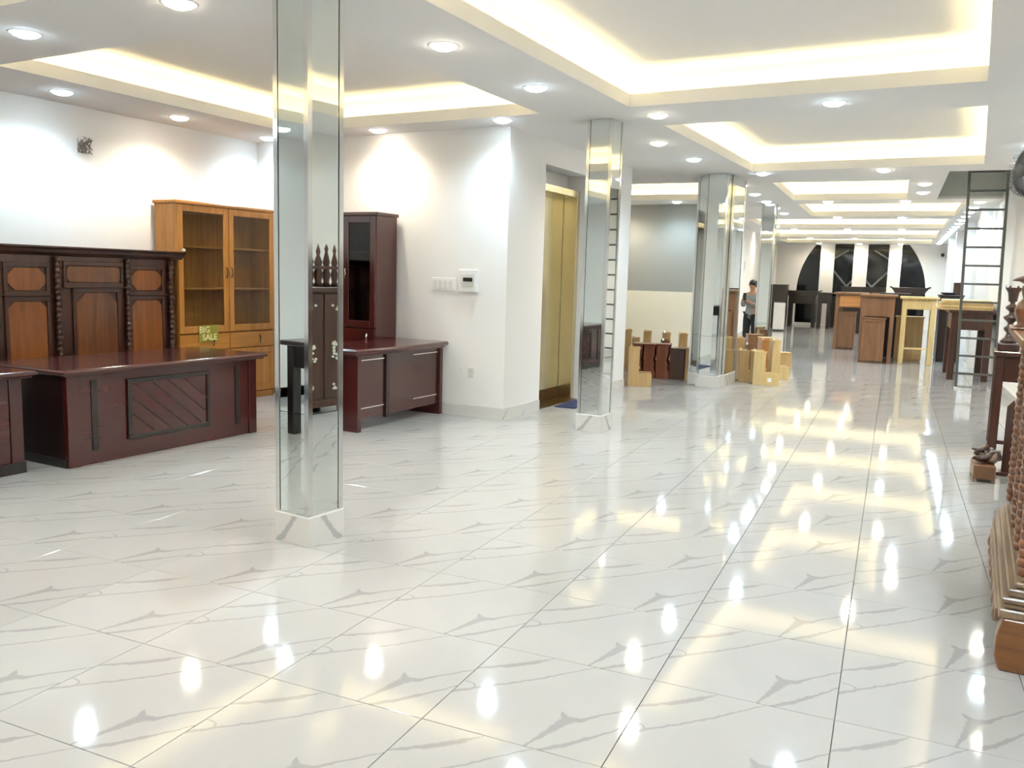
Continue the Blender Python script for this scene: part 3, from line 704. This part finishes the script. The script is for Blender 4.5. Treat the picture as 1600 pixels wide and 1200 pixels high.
GL = 'small wooden altars beside the lift wall'; GR_ = 'small wooden altars right of the wide mirrored column'
def place_altar(lab, cx, cy, rz, w, d, h, mat, st, tg, grp):
    a = R(rz); lx, ly = -w / 2, d                         # (cx, cy): the floor corner nearest the camera
    small_altar(lab, (cx - (lx * math.cos(a) - ly * math.sin(a)), cy - (lx * math.sin(a) + ly * math.cos(a)), 0), a, w, d, h, mat, st, tg, grp)
for row in [
 ('pale wood altar box with a low front rail nearest the white lift wall', -4.645, 12.42, 112, .30, .36, .60, 'tan', 1, None),
 ('olive brown carved altar behind the pale wood box', -5.060, 13.700, 100, .30, 0.18, 0.55, 'altar', 0, None),
 ('reddish brown small altar second in the front row by the lift wall', -4.871, 13.733, 100, .30, 0.20, 0.55, 'redb', 0, None),
 ('red brown small altar with scalloped cheeks in the middle of the front row', -4.662, 13.770, 100, .30, 0.22, 0.56, 'redb', 0, None),
 ('darkest brown altar box in the front row', -4.434, 13.811, 100, .30, 0.24, 0.50, 'rose', 2, None),
 ('narrow tan altar box next to the left side of the wide mirrored column', -4.185, 13.855, 100, .30, 0.14, 0.52, 'tan', 0, None),
 ('tan altar with a stepped side at the left end of the back row', -5.76, 15.10, 112, .34, .30, .70, 'tan', 1, None),
 ('tan altar with a stepped side, second in the back row', -5.40, 15.18, 112, .34, .30, .69, 'tan', 1, None),
 ('tan altar with a stepped side, third in the back row', -5.04, 15.22, 112, .34, .30, .68, 'tan', 1, None),
 ('tan altar with a stepped side at the right end of the back row', -4.74, 15.30, 112, .34, .30, .68, 'tan', 1, None),
 ('low tan altar between the two rows, left one', -5.36, 14.45, 112, .34, .30, .60, 'tan', 1, None),
 ('low brown altar between the two rows, right one', -4.86, 14.62, 112, .34, .30, .58, 'brown', 1, None)]: place_altar(*row, GL)
for row in [
 ('light brown altar box with a white label beside the plinth of the wide column', -3.37, 14.22, 112, .32, .34, .53, 'tan', 1, 2),
 ('pale wood altar box with a white label, front right of its cluster', -3.075, 13.95, 112, .32, .42, .55, 'pale', 1, 2),
 ('slim brown altar behind the light brown labelled box', -3.42, 14.85, 112, .30, .30, .58, 'brown', 1, None),
 ('tan altar with a tall back in the second row of the right cluster', -3.28, 15.45, 112, .30, .26, .64, 'brown_lt', 1, None),
 ('yellowish altar with a tall back panel at the right of the cluster', -2.99, 14.95, 112, .34, .30, .68, 'pale', 1, None),
 ('grey brown altar in the third row of the right cluster', -3.46, 16.15, 112, .30, .26, .62, 'tan', 0, None),
 ('rounded tan altar at the back left of the right cluster', -3.72, 15.45, 112, .32, .30, .66, 'tan', 1, None),
 ('low carved altar rail at the right end of the cluster', -3.28, 16.95, 112, .24, .26, .30, 'tan', 2, None),
 ('dusty brown altar at the very back of the right cluster', -3.86, 16.9, 112, .32, .3, .62, 'brown', 0, None)]: place_altar(*row, GR_)
# ------------------------------------------------------------------ altar tables of the far hall
def altar_table(name, label, loc, rz, w, d, H, mat, apron=.18, leg=.085, top_o=.05, rail=None, flare=False, panel=None, group=None, solid=False):
    t = thing(name, label, 'table', loc, rz, group)
    w2 = w / 2
    tp = MB()
    if flare: tp.prism([(-w2 - .17, H + .035), (-w2 - .19, H + .0), (-w2 - .13, H - .03), (-w2 - .06, H - .12), (-w2 - .02, H - .2), (w2 + .02, H - .2), (w2 + .06, H - .12), (w2 + .13, H - .03), (w2 + .19, H + .0), (w2 + .17, H + .035), (w2 + .09, H), (-w2 - .09, H)], -.05, d + .05, 'y')
    else: tp.box(-w2 - top_o, w2 + top_o, -top_o, d + top_o, H - .05, H)
    tp.build('table_top', mat, t, .008)
    for sx in (-1, 1):
        for sy in (0, 1):
            x = sx * (w2 - leg / 2); y = leg / 2 if sy == 0 else d - leg / 2
            box('leg', mat, t, x - leg / 2, x + leg / 2, y - leg / 2, y + leg / 2, 0, H - .05, .006)
    box('apron', mat, t, -w2 + leg, w2 - leg, .012, .035, H - .05 - apron, H - .05); box('apron', mat, t, -w2 + leg, w2 - leg, d - .035, d - .012, H - .05 - apron, H - .05)
    for sx in (-1, 1):
        a, b = (-w2 + .012, -w2 + .035) if sx < 0 else (w2 - .035, w2 - .012)
        box('side_apron', mat, t, a, b, leg, d - leg, H - .05 - apron if not solid else .06, H - .05)
    if rail is not None: box('foot_rail', mat, t, -w2 + leg, w2 - leg, .02, .05, rail, rail + .04)
    if panel: box('drawer_front', panel, t, -w2 + leg + .02, w2 - leg - .02, -.002, .0118, H - .05 - apron + .03, H - .08)
    return t
def side_cabinet(name, label, loc, rz, w, d, H, mat, cat='cabinet', dark=False, group=None):
    t = thing(name, label, cat, loc, rz, group); w2 = w / 2
    box('body', mat, t, -w2, w2, .012, d, .04, H - .03); box('cabinet_top', mat, t, -w2 - .02, w2 + .02, -.01, d + .01, H - .03, H, .006)
    box('plinth', mat, t, -w2 + .01, w2 - .01, .03, d - .02, 0, .04)
    m = MB(); f = .06; m.box(-w2, -w2 + f, -.004, .0118, .05, H - .035); m.box(w2 - f, w2, -.004, .0118, .05, H - .035); m.box(-w2 + f, w2 - f, -.004, .0118, H - .035 - f, H - .035); m.box(-w2 + f, w2 - f, -.004, .0118, .05, .05 + f)
    m.build('door_frame', mat, t, .003)
    return t
GT = 'tall altar tables in the far hall'
def rl(u, v): q = rear(u, v); return (q.x, q.y, 0)
altar_table('altar_table', 'tall brown altar table with a light drawer front, farthest left of the brown tables', rl(.93, 8.85), A_R, .70, 1.9, 1.47, 'brown', apron=.34, panel='brown_lt', group=GT)
side_cabinet('altar_stand', 'brown panelled stand nested under the farthest left brown table', rl(.88, 8.92), A_R, .42, .5, .98, 'brown', group='nested stands')
altar_table('altar_table', 'tall brown altar table in front with a deep apron', rl(1.66, 5.27), A_R, .66, 1.6, 1.47, 'brown', apron=.42, group=GT, solid=True)
side_cabinet('altar_stand', 'brown panelled stand nested under the front brown table', rl(1.60, 5.16), A_R, .46, .5, .98, 'brown', group='nested stands')
altar_table('altar_table', 'tall pale unvarnished altar table right of the brown tables', rl(2.46, 5.42), A_R, .66, .72, 1.45, 'pale', apron=.22, leg=.10, rail=.32, group=GT)
side_cabinet('altar_stand', 'pale panelled stand behind the legs of the pale table', rl(2.32, 6.25), A_R, .56, .5, 1.0, 'tan', group='nested stands')
side_cabinet('altar_cabinet', 'dark red brown cabinet between the brown and the pale altar tables', rl(1.98, 7.15), A_R, .62, .8, 1.50, 'mahog_dk')
side_cabinet('altar_cabinet', 'large dark red cabinet right of the pale altar table', rl(3.14, 6.75), A_R, .46, 1.2, 1.50, 'mahog_dk')
# boards on a dark table behind the ladder
bt = altar_table('altar_table', 'dark brown table carrying a stack of pale boards behind the ladder', rl(3.27, 2.62), A_R, .66, 1.5, 1.26, 'rose', apron=.30, leg=.11, rail=.10, group=GT)
for k in range(4):
    z = 1.262 + k * .046; q = rear(3.22 + .02 * (k % 2), 2.64 + .03 * k)
    o = thing('wooden_board', ['lowest', 'second', 'third', 'topmost'][k] + ' pale board of the stack on the dark table behind the ladder', 'board', (q.x, q.y, z), A_R, 'stacked pale boards')
    box('board', 'pale' if k % 2 else 'tan', o, -.52 + .03 * k, .37 - .05 * (k == 3), -.03, 1.42, 0, .042, .004)
# dark altar tables and cabinets before the end wall
altar_table('altar_table', 'black brown altar table with upturned ends below the left arched pane', rl(-1.36, 20.6), A_R, 1.02, .6, 1.40, 'ebony', apron=.46, leg=.13, flare=True, group='dark altar tables by the arched window')
altar_table('altar_table', 'plain black brown altar table left of the brown tables', rl(-.48, 19.7), A_R, .46, .6, 1.36, 'ebony', apron=.36, leg=.12, group='dark altar tables by the arched window')
side_cabinet('altar_cabinet', 'black brown cabinet in the dark under the second arched pane', rl(.15, 20.9), A_R, .9, .5, 1.2, 'ebony')
side_cabinet('altar_cabinet', 'tall black brown cabinet behind the brown tables under the central pane', rl(.92, 17.4), A_R, 1.40, .5, 1.62, 'ebony')
altar_table('altar_table', 'dark altar table with upturned ends standing behind the pale table', rl(2.35, 12.6), A_R, .72, .6, 1.64, 'mahog_dk', apron=.30, leg=.12, flare=True, group='dark altar tables by the arched window')
altar_table('altar_table', 'reddish low altar table peeking out left of the upturned one', rl(1.75, 11.6), A_R, .7, .6, 1.46, 'redb', apron=.25, leg=.1, group='dark altar tables by the arched window')
side_cabinet('altar_cabinet', 'dark side cabinet behind the white mini fridge', rl(-1.98, 18.5), A_R, .52, .5, 1.62, 'ebony')
fr_ = thing('mini_fridge', 'white mini fridge on the floor right of the far column', 'fridge', rl(-1.69, 16.4), A_R + R(8))
box('fridge_body', 'white', fr_, -.19, .19, .02, .40, .04, 1.0, .012); box('fridge_door', 'white', fr_, -.19, .19, -.02, .018, .05, .99, .012); box('door_handle', 'stain', fr_, .14, .16, -.04, -.02, .55, .85, .004)
box('black_foot', 'black', fr_, -.18, .18, .0, .38, 0, .04, .004); box('fridge_lid', 'black', fr_, -.195, .195, -.02, .4, 1.0, 1.02, .003)
# small things on the dark cabinets at the right
q = rear(3.08, 7.1); tr = thing('wooden_tray', 'dark oval wooden tray on the large dark red cabinet', 'tray', (q.x, q.y, 1.50), 0)
MB().lathe([(.10, 0.0), (.14, .012), (.15, .05), (.165, .052), (.16, .03), (.11, .012), (.005, .012)], seg=18).build('tray', 'ebony', tr)
q = rear(3.27, 7.6); bxx = thing('wooden_box', 'small dark square box standing beside the oval tray', 'box', (q.x, q.y, 1.50), A_R)
box('box_body', 'rose', bxx, -.075, .075, -.075, .075, 0, .26, .006); box('box_lid', 'rose', bxx, -.085, .085, -.085, .085, .26, .29, .004)
cmr = thing('security_camera', 'small black dome camera high on the far end wall', 'camera', tuple(rear(far_u(-1.2), VW - .0)[:2]) + (2.9,), A_R)
MB().lathe([(.03, .06), (.06, .05), (.06, .0), (.045, -.05), (.005, -.07)], 0, -.09, 12).build('dome', 'black', cmr); box('bracket', 'white', cmr, -.03, .03, -.1, -.0005, .055, .08, .002)
# ------------------------------------------------------------------ ladder to the hatch
ld_ = thing('ladder', 'grey steel ladder rising from the floor into the ceiling hatch', 'ladder', (-.17, 15.84, 0), R(4.3))
LW = .54; LH = 3.95; lean = -.02
def lp(x, z): return Vector((x - .03 * z, lean * z * 4, z))
for x in (0, LW):
    m = MB(); vs = []
    for z in (0.03, LH):
        c = lp(x, z); vs += [(c.x - .02, c.y - .035, z), (c.x + .02, c.y - .035, z), (c.x + .02, c.y + .035, z), (c.x - .02, c.y + .035, z)]
    m.add(vs, [(0, 3, 2, 1), (4, 5, 6, 7)] + [(i, (i + 1) % 4, (i + 1) % 4 + 4, i + 4) for i in range(4)]); rl_ = m.build('rail', 'steel', ld_, .003)
    box('foot_cap', 'white', rl_, x - .025, x + .025, -.04, .04, 0, .03, .004)
z = .26
while z < LH - .1:
    a, b = lp(.018, z), lp(LW - .018, z); MB().box(a.x, b.x, a.y - .02, a.y + .02, z - .016, z + .016).build('rung', 'steel', ld_); z += .293
# ------------------------------------------------------------------ right edge: carved altar, wardrobe, candlestick table
ra = thing('carved_altar', 'large carved wooden altar with bracket feet cut off by the right edge', 'altar', (.20, 4.12, 0), 0)
AL, AD = 1.70, .72        # length along y, depth along x
def scroll_foot(x, y, sx, sy):
    pts = [(0, 0), (.15, 0), (.17, .05), (.13, .07), (.115, .11), (.15, .13), (.18, .17), (.21, .235), (0, .235), (-.02, .15), (-.02, .06)]
    m = MB(); m.prism([(x + sx * p, z) for p, z in pts], y, y + sy * .10, 'y')
    return m.build('bracket_foot', 'altar_lt', ra, .006)
for (x, sx) in ((.02, 1), (AD - .02, -1)):
    for (y, sy) in ((.0, 1), (AL, -1)): scroll_foot(x, y, sx, sy)
pl = MB()
steps = [(0.0, .235, .275), (.018, .275, .30), (.008, .30, .325), (.03, .325, .36), (.055, .36, .385), (.075, .385, .41)]
for ins, z0, z1 in steps: pl.box(ins, AD - ins, ins, AL - ins, z0, z1)
pl.build('moulded_plinth', 'weather', ra, .006)
ap = MB(); n = 14
pts = [(AL - .12, .235), (.12, .235)]
for i in range(n + 1):
    y = .12 + (AL - .24) * i / n; pts.append((y, .235 - .05 - .06 * abs(math.sin(i * math.pi / 3.5))))
MB().prism(pts, -.008, .012, 'x').build('carved_apron', 'weather', ra, .003)
for k in range(7):
    MB().lathe([(.003, -.04), (.012, -.02), (.016, 0), (.010, .02), (.003, .04)], -.006, .2 + k * .21, 8).build('apron_carving', 'weather', ra).location = (0, 0, .19)
box('body', 'altar', ra, .10, AD - .1, .10, AL - .10, .41, 1.34, .006)
for y in (.10, .52, .96, AL - .10):
    m = MB(); 
    for i in range(22):
        z = .43 + i * .041; m.lathe([(.026, z - .0205), (.034 if i % 2 else .030, z), (.026, z + .0205)], .085, y, 10)
    m.build('carved_post', 'altar', ra)
for a, b in ((.17, .46), (.60, .88), (1.04, 1.52)):
    f = MB(); f.box(.078, .0995, a, b, .50, .54); f.box(.078, .0995, a, b, 1.22, 1.26); f.box(.078, .0995, a, a + .04, .54, 1.22); f.box(.078, .0995, b - .04, b, .54, 1.22)
    pf = f.build('panel_frame', 'altar', ra, .004); box('panel', 'altar_lt', pf, .088, .0992, a + .042, b - .042, .542, 1.218, .004)
tpm = MB(); tpm.prism([(.06, 1.34), (.04, 1.365), (.0, 1.385), (-.015, 1.40), (-.015, 1.44), (AD, 1.44), (AD, 1.34)], -.02, AL + .02, 'y'); tpm.build('table_top', 'altar_lt', ra, .005)
fg = thing('carved_figure', 'small carved wooden figure standing on the carved altar at the right edge', 'figure', (.245, 5.15, 1.44), 0)
fm_ = MB().lathe([(.05, 0), (.06, .015), (.045, .03), (.055, .06), (.065, .10), (.05, .14), (.03, .16), (.035, .18), (.042, .205), (.03, .235), (.05, .245), (.055, .255), (.01, .27)], seg=12); fm_.build('figure_body', 'altar', fg)
box('figure_base', 'altar', fg, -.075, .075, -.075, .075, 0, .012, .004); MB().lathe([(.005, .245), (.085, .25), (.08, .262), (.03, .28), (.004, .29)], seg=12).build('figure_hat', 'rose', fg)
mtb = altar_table('altar_table', 'dark table seen only as a reflection in the left face of the nearest column', (-5.85, .95, 0), R(90), 1.3, .55, .95, 'ebony', apron=.22, leg=.10)
# wardrobe that only the mirrored column shows
wd = thing('inlaid_wardrobe', 'dark wardrobe with mother-of-pearl inlay seen mirrored in the nearest column', 'wardrobe', (.37, 7.02, 0), R(-90))
for x in (-.30, .30): 
    for y in (.05, .5): box('foot', 'rose', wd, x - .04, x + .04, y - .04, y + .04, 0, .07, .01)
box('body', 'rose', wd, -.36, .36, .01, .56, .07, 1.40, .006); box('base_moulding', 'rose', wd, -.38, .38, -.01, .58, .07, .15, .01)
box('cornice', 'rose', wd, -.40, .40, -.03, .60, 1.40, 1.46, .01)
for s_ in (-1, 1):
    a, b = (-.34, -.006) if s_ < 0 else (.006, .34)
    dr = box('door', 'rose', wd, a, b, -.008, .0098, .17, 1.38, .006)
    for z, k in ((1.22, 1), (.78, 2), (.70, 1), (.64, 1), (.30, 1)):
        m = MB()
        for i in range(4): 
            xx = (a + b) / 2 + random.uniform(-.05, .05); zz = z + random.uniform(-.03, .03); m.prism([(xx - .025, zz), (xx, zz - .014), (xx + .025, zz), (xx, zz + .02 * k)], -.0105 - i * .0008, -.0085, 'y')
        m.build('pearl_inlay', 'pearl', dr)
for k, (x, r_) in enumerate(((-.34, .045), (-.24, .05), (-.12, .055), (0, .062), (.12, .055), (.24, .05), (.34, .045))):
    MB().lathe([(r_, 1.46), (r_ * .6, 1.52), (r_ * .95, 1.60), (r_ * .5, 1.68), (r_ * .8, 1.74), (r_ * .3, 1.82 + .02 * (k % 3)), (r_ * .45, 1.86 + .02 * (k % 3)), (.004, 1.95)], x, .10, 10).build('crest_finial', 'rose', wd)
box('crest_rail', 'rose', wd, -.36, .36, .07, .13, 1.66, 1.70, .006)
# candlestick table
ct = altar_table('altar_table', 'dark brown table carrying a turned wooden candlestick at the right edge', (.53, 10.0, 0), R(0), .60, .62, 1.02, 'rose', apron=.26, leg=.085, top_o=.02, rail=.06)
cs = thing('candlestick', 'tall turned dark wooden candlestick on the table at the right edge', 'candlestick', (.335, 10.10, 1.02), 0)
MB().box(-.10, .10, -.10, .10, 0, .09).build('candlestick_base', 'rose', cs, .02, 2)
MB().lathe([(.075, .09), (.085, .10), (.05, .14), (.032, .17), (.03, .19), (.055, .215), (.06, .24), (.03, .265), (.026, .29), (.036, .30), (.068, .335), (.072, .35), (.03, .375), (.022, .40), (.03, .41), (.058, .435), (.06, .455), (.025, .48), (.022, .50), (.04, .51), (.045, .56), (.052, .60), (.075, .635), (.078, .65), (.05, .648), (.005, .62)], seg=14).build('turned_stem', 'rose', cs)
for k in range(6):
    a = k * math.pi / 3; MB().prism([(-.012, 0), (.012, 0), (0, .022)], -.003, .003, 'y', Matrix.Translation((.073 * math.cos(a), .073 * math.sin(a), .648)) @ Matrix.Rotation(a + math.pi / 2, 4, 'Z')).build('rim_point', 'rose', cs)
# pieces of wood on the floor in front of the wardrobe
wb = thing('wooden_block', 'dusty rectangular wooden block on the floor near the right edge', 'block', (.19, 8.20, 0), R(4))
box('block', 'brown', wb, -.085, .085, -.01, .34, .03, .15, .006); 
for x in (-.07, .07):
    for y in (.01, .30): box('foot', 'weather', wb, x - .015, x + .015, y - .012, y + .012, 0, .03, .002)
rt = thing('carved_driftwood', 'dark gnarled root carving lying on the wooden block', 'carving', (.24, 8.36, .15), 0)
for k in range(9):
    a = random.uniform(0, 6.28); p0 = Vector((random.uniform(-.03, .05), random.uniform(-.06, .06), .055)); pts = [p0]
    for i in range(5): p0 = p0 + Vector((random.uniform(-.06, .045), random.uniform(-.06, .06), random.uniform(-.03, .04))); p0.z = max(.042, min(.13, p0.z)); pts.append(p0.copy())
    MB().tube(pts, [.036, .038, .032, .026, .018, .010], 8).build('root', 'rose' if k % 3 else 'weather', rt)
db = thing('upright_board', 'dark pointed board standing upright behind the gnarled root', 'board', (.365, 8.66, 0), R(-8))
MB().prism([(-.04, 0), (.04, 0), (.04, .58), (.01, .68), (-.04, .62)], 0, .05, 'y').build('board', 'rose', db, .004)
box('board_foot', 'rose', db, -.07, .07, -.06, .12, 0, .03, .004)
# wall fan
fa = thing('wall_fan', 'grey round wall fan cut off by the right edge under the ceiling', 'fan', (.31, 8.3, 2.62), R(-53))
FM = Matrix.Rotation(R(90), 4, 'X')
m = MB()
for k in range(40):
    a = 2 * math.pi * k / 40; pts = []
    for r_, y in ((.05, -.10), (.14, -.095), (.20, -.06), (.215, 0), (.20, .05), (.12, .075), (.05, .08)): pts.append((r_ * math.cos(a), y, r_ * math.sin(a)))
    m.tube(pts, .0022, 4)
m.build('wire_guard', 'fan_grey', fa)
MB().lathe([(.06, -.085), (.15, -.08), (.205, -.04), (.208, .0), (.2, .0), (.19, -.035), (.14, -.07), (.06, -.075)], seg=28, M=FM).build('back_shell', 'fan_grey', fa)
MB().lathe([(.052, .095), (.055, .105), (.005, .108)], seg=16, M=FM).build('badge', 'fan_grey', fa)
MB().lathe([(.06, -.20), (.075, -.16), (.075, -.09), (.05, -.08)], seg=16, M=FM).build('motor', 'fan_grey', fa)
for k in range(3):
    a0 = k * 2.094; vs = []
    for i in range(6):
        s_ = i / 5; rr = .04 + .15 * s_; wd_ = .25 + .42 * math.sin(s_ * 2.4)
        for sgn in (-1, 1):
            a = a0 + sgn * wd_; vs.append((rr * math.cos(a), -.01 + sgn * .022, rr * math.sin(a)))
    vs2 = [(x, y + .003, z) for x, y, z in vs]; nn = len(vs)
    fs = [(2 * i, 2 * i + 1, 2 * i + 3, 2 * i + 2) for i in range(5)] + [(2 * i + nn, 2 * i + 2 + nn, 2 * i + 3 + nn, 2 * i + 1 + nn) for i in range(5)]
    fs += [(2 * i, 2 * i + 2, 2 * i + 2 + nn, 2 * i + nn) for i in range(5)] + [(2 * i + 1, 2 * i + 1 + nn, 2 * i + 3 + nn, 2 * i + 3) for i in range(5)] + [(0, nn, 1 + nn, 1), (10, 11, 11 + nn, 10 + nn)]
    MB().add(vs + vs2, fs).build('blade', 'fan_grey', fa)
_iv = Matrix.Rotation(R(53), 3, 'Z')
wp = _iv @ Vector((1.0 - .31, 0.35, 0.02))
MB().tube([(0, .17, 0), (0.0, .22, -.06), tuple((wp + Vector((0, .2, -.06))) * .5), tuple(wp)], .022, 10).build('arm', 'fan_grey', fa)
# ------------------------------------------------------------------ person between the columns
def skinned(name, mat, parent, joints, bones, sub=2):
    me = bpy.data.meshes.new(name); me.from_pydata([j[:3] for j in joints], bones, []); me.materials.append(MT[mat])
    o = bpy.data.objects.new(name, me); COL.objects.link(o); o.parent = parent
    sk = o.modifiers.new('skin', 'SKIN'); me.skin_vertices.new() if not me.skin_vertices else None
    for i, j in enumerate(joints):
        me.skin_vertices[0].data[i].radius = (j[3], j[4] if len(j) > 4 else j[3])
    me.skin_vertices[0].data[0].use_root = True
    ss = o.modifiers.new('subsurf', 'SUBSURF'); ss.levels = sub; ss.render_levels = sub
    sk.use_smooth_shade = True
    return o
pe = thing('person', 'person in a grey jacket and dark trousers holding a phone beside the far column', 'person', (-4.42, 19.5, 0), R(-20))
# facing -y locally; joints: (x, y, z, radius)
body = [(0, 0, .96, .11), (0, .01, 1.18, .115), (0, .015, 1.36, .12), (0, 0, 1.46, .05), (0, -.015, 1.53, .062), (0, -.02, 1.61, .085), (0, -.01, 1.67, .055),
        (.19, .01, 1.38, .045), (.24, .02, 1.12, .038), (.10, -.22, 1.20, .028), (.06, -.27, 1.25, .03),
        (-.19, .01, 1.38, .045), (-.23, .0, 1.12, .038), (-.10, -.24, 1.24, .028), (-.05, -.27, 1.30, .03),
        (.10, 0, .88, .08), (.11, -.01, .50, .055), (.11, .01, .09, .04), (.12, -.13, .035, .032),
        (-.10, 0, .88, .08), (-.11, -.01, .50, .055), (-.11, .01, .09, .04), (-.12, -.13, .035, .032)]
bones = [(0, 1), (1, 2), (2, 3), (3, 4), (4, 5), (5, 6), (2, 7), (7, 8), (8, 9), (9, 10), (2, 11), (11, 12), (12, 13), (13, 14), (0, 15), (15, 16), (16, 17), (17, 18), (0, 19), (19, 20), (20, 21), (21, 22)]
bd = skinned('body', 'skin', pe, body, bones)
jk = [(0, .0, .82, .14), (0, .01, 1.18, .135), (0, .015, 1.35, .14), (0, .0, 1.44, .075), (.19, .01, 1.37, .066), (.24, .02, 1.12, .056), (.12, -.18, 1.185, .044), (-.19, .01, 1.37, .066), (-.23, .0, 1.12, .056), (-.12, -.2, 1.225, .044)]
skinned('jacket', 'jacket', pe, jk, [(0, 1), (1, 2), (2, 3), (2, 4), (4, 5), (5, 6), (2, 7), (7, 8), (8, 9)])
trj = [(0, 0, 1.05, .12), (.10, 0, .86, .105), (.11, -.01, .50, .08), (.11, .01, .10, .062), (-.10, 0, .86, .105), (-.11, -.01, .50, .08), (-.11, .01, .10, .062)]
skinned('trousers', 'trouser', pe, trj, [(0, 1), (1, 2), (2, 3), (0, 4), (4, 5), (5, 6)])
hm = MB().lathe([(.092, -.05), (.100, 0), (.092, .05), (.06, .085), (.005, .098)], 0, 0, 16); hh_ = hm.build('hair', 'hair', pe); hh_.location = (0, .012, 1.62); hh_.rotation_euler = (R(-18), 0, 0)
for s_ in (-1, 1):
    MB().lathe([(.002, -.008), (.008, 0), (.002, .008)], s_ * .032, -.098, 8).build('eye', 'hair', pe).location = (0, 0, 1.612)
    MB().lathe([(.004, -.025), (.014, 0), (.004, .025)], s_ * .088, -.015, 8).build('ear', 'skin', pe).location = (0, 0, 1.60)
    sh = MB(); sh.box(s_ * .115 - .045, s_ * .115 + .045, -.19, .07, 0, .07); sh.build('shoe', 'shoe', pe, .02, 2)
MB().prism([(-.012, 1.575), (.012, 1.575), (0, 1.61)], -.118, -.095, 'y').build('nose', 'skin', pe); box('mouth', 'rose', pe, -.022, .022, -.1, -.085, 1.548, 1.556, .002)
for s_, hx, hz in ((1, .06, 1.25), (-1, -.05, 1.30)):
    for k in range(4):
        y0 = -.285; zf = hz + .03 - k * .018; L = (.055, .062, .058, .046)[k]
        MB().tube([(hx, y0 + .01, zf), (hx - s_ * L * .5, y0 - .012, zf + .006), (hx - s_ * L, y0 - .004, zf + .012)], [.009, .008, .0065], 8).build('finger', 'skin', pe)
    MB().tube([(hx, -.28, hz + .015), (hx + s_ * .012, -.30, hz + .045), (hx - s_ * .01, -.31, hz + .065)], [.010, .009, .007], 8).build('thumb', 'skin', pe)
ph = thing('smartphone', 'black smartphone held up by the person in the grey jacket', 'phone', (-4.42, 19.5, 0), R(-20)); pb = box('phone_body', 'black', ph, -.04, .04, -.312, -.304, 1.26, 1.42, .006)
